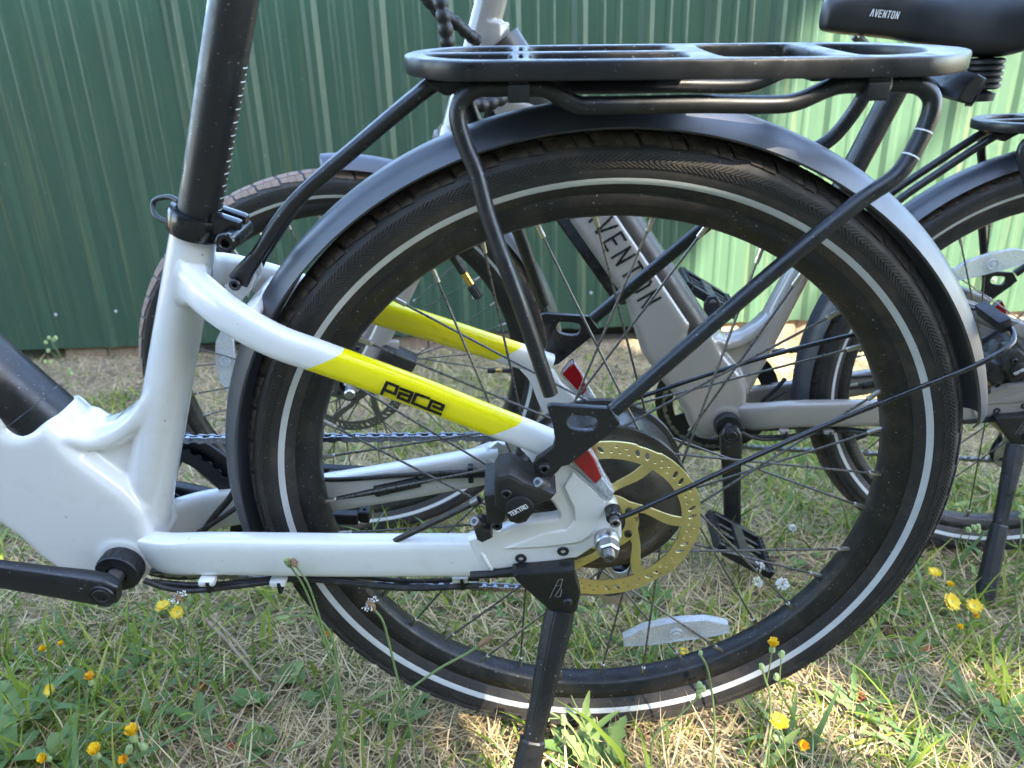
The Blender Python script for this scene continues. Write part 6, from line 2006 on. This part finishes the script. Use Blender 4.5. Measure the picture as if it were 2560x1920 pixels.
# ------------------------------------------------------------------ the tree beside the photographer that throws the shade
def shade_tree():
    rg = np.random.default_rng(77)
    centre = Vector((-0.25, 1.0, 0.1)) + SUN_DIR * 14.0
    S = np.array(SUN_DIR)
    n = 10500
    sdx = np.array(Vector((SUN_DIR.x, SUN_DIR.y, 0)).normalized())
    side = np.array((-sdx[1], sdx[0], 0))
    upv = np.cross(S, side)
    P = []
    holes = [(-0.583, 1.514, -0.235, 0.03), (0.375, 0.085, -0.013, 0.03), (0.557, 0.185, -0.029, 0.01), (0.399, 0.0, -0.0, 0.05), (0.224, -0.01, 0.002, 0.02), (0.503, 0.031, -0.005, 0.05), (0.112, 0.01, -0.002, 0.01), (0.797, 0.631, -0.098, 0.05), (-1.032, 0.546, -0.085, 0.05), (-0.148, -0.026, 0.004, 0.01), (0.862, 2.067, -0.32, 0.1), (-0.024, -0.016, 0.002, 0.012), (0.055, -0.056, 0.703, 0.005), (0.15, -0.052, 0.673, 0.01)]
    H = [(np.array(h[:3]), h[3]) for h in holes]
    edge = (0.9, 0.428, 0.984)
    c = np.array(centre)
    while len(P) < n:
        a, b, d = rg.uniform(-4.2, 3.6), rg.uniform(-2.0, 4.6), rg.uniform(-1.2, 1.2)
        p = c + side * a + upv * b + S * d
        if p[2] < 2.2:
            continue
        # sun line through the leaf meets the wall plane y ~ 2.12: keep the right-hand bay of the wall lit
        t = (p[1] - 2.12) / S[1]
        q = p - S * t
        lim = edge[0] + edge[1] * (q[2] - edge[2])
        if q[0] > lim and q[2] > -1.2:
            continue
        bad = False
        for h, r_ in H:
            w = p - h
            w = w - S * w.dot(S)
            if np.linalg.norm(w) < r_ + .13:
                bad = True
                break
        if bad:
            continue
        P.append(p)
    V, loops, totals, tint = [], [], [], []
    for p in P:
        u = rg.normal(size=3)
        u /= np.linalg.norm(u)
        nrm = S + rg.normal(size=3) * .55
        nrm /= np.linalg.norm(nrm)
        u = u - nrm * u.dot(nrm)
        u /= np.linalg.norm(u)
        v = np.cross(nrm, u)
        L_ = rg.uniform(.34, .52)
        W_ = L_ * rg.uniform(.45, .65)
        b0 = len(V)
        for (s_, w_) in ((-.5, .08), (-.2, .5), (.15, .45), (.5, 0), (.15, -.45), (-.2, -.5)):
            V.append(p + u * L_ * s_ + v * W_ * w_ + nrm * .02 * (abs(w_) - .2))
            tint.append(rg.uniform(0, 1))
        loops += list(range(b0, b0 + 6))
        totals.append(6)
    starts = np.arange(len(totals)) * 6
    root = root_empty('shade_tree', Matrix.Translation((centre.x + 1.0, centre.y - 1.1, float(gz(np.array(centre.x + 1.0), np.array(centre.y - 1.1))))))
    tag(root, 'leafy tree standing behind the photographer whose crown shades the bikes', 'tree')
    inv = root.matrix_world.inverted()
    me = mesh_np('crown', np.array(V), loops, starts, totals, tint)
    me.transform(inv)
    cr = link('crown', me, 'tree_leaf', root)
    tag(cr, kind='stuff')
    top = inv @ (centre)
    link('trunk', tube_mesh('trunk', [(0, 0, -.1), (.05, -.03, 2.5), (-.08, .08, 5.0), tuple(top * .9)], .26, 14, 5, taper=.07), 'bark', root)
    for k in range(7):
        a = 2 * math.pi * k / 7
        e = inv @ Vector(c + side * 3.2 * math.cos(a) + upv * (1.3 + 2.6 * math.sin(a)))
        link('limb', tube_mesh('limb', [tuple(top * (.45 + .04 * k)), tuple((top * .75 + e) / 2 + Vector((0, 0, .1))), tuple(e)], .055, 8, 4, taper=.015), 'bark', root)
shade_tree()

# ------------------------------------------------------------------ unseen leafy hedge behind the photographer
def blocker():  # added to hold back low light reaching the bikes from this side
    rg = np.random.default_rng(31)
    root = root_empty('blocker', Matrix.Translation((0, -6.2, 0.9)))
    tag(root, 'tall added leafy hedge behind the photographer, facing the bikes', 'blocker')
    V, loops, totals, tint = [], [], [], []
    for k in range(7000):
        x = rg.uniform(-10, 10)
        z = rg.uniform(-.3, 4.4)
        bul = .35 * math.sin(1.7 * x) * math.cos(1.3 * z) + .2 * math.sin(4.1 * x + z)
        p = np.array((x, rg.uniform(.0, .45) + bul, z + .25 * math.sin(2.3 * x) * (z / 4.4)))
        nrm = np.array((rg.normal() * .5, 1.0, .5 + rg.normal() * .5))
        nrm /= np.linalg.norm(nrm)
        u = np.cross(nrm, rg.normal(size=3))
        u /= np.linalg.norm(u)
        v = np.cross(nrm, u)
        L_ = rg.uniform(.20, .40)
        b0 = len(V)
        t_ = rg.uniform(0, 1)
        for (s_, w_) in ((-.5, .05), (-.2, .3), (.15, .26), (.5, 0), (.15, -.26), (-.2, -.3)):
            V.append(p + u * L_ * s_ + v * L_ * w_)
            tint.append(t_)
        loops += list(range(b0, b0 + 6))
        totals.append(6)
    me = mesh_np('blocker_leaves', np.array(V), loops, np.arange(len(totals)) * 6, totals, tint)
    tag(link('blocker_leaves', me, 'tree_leaf', root), kind='stuff')
    link('blocker_core', box_mesh('blocker_core', (0, -.55, 2.0), (20, .7, 4.6), None, .1), 'shade_dark', root)  # added dark core, keeps light from passing between the leaves
blocker()
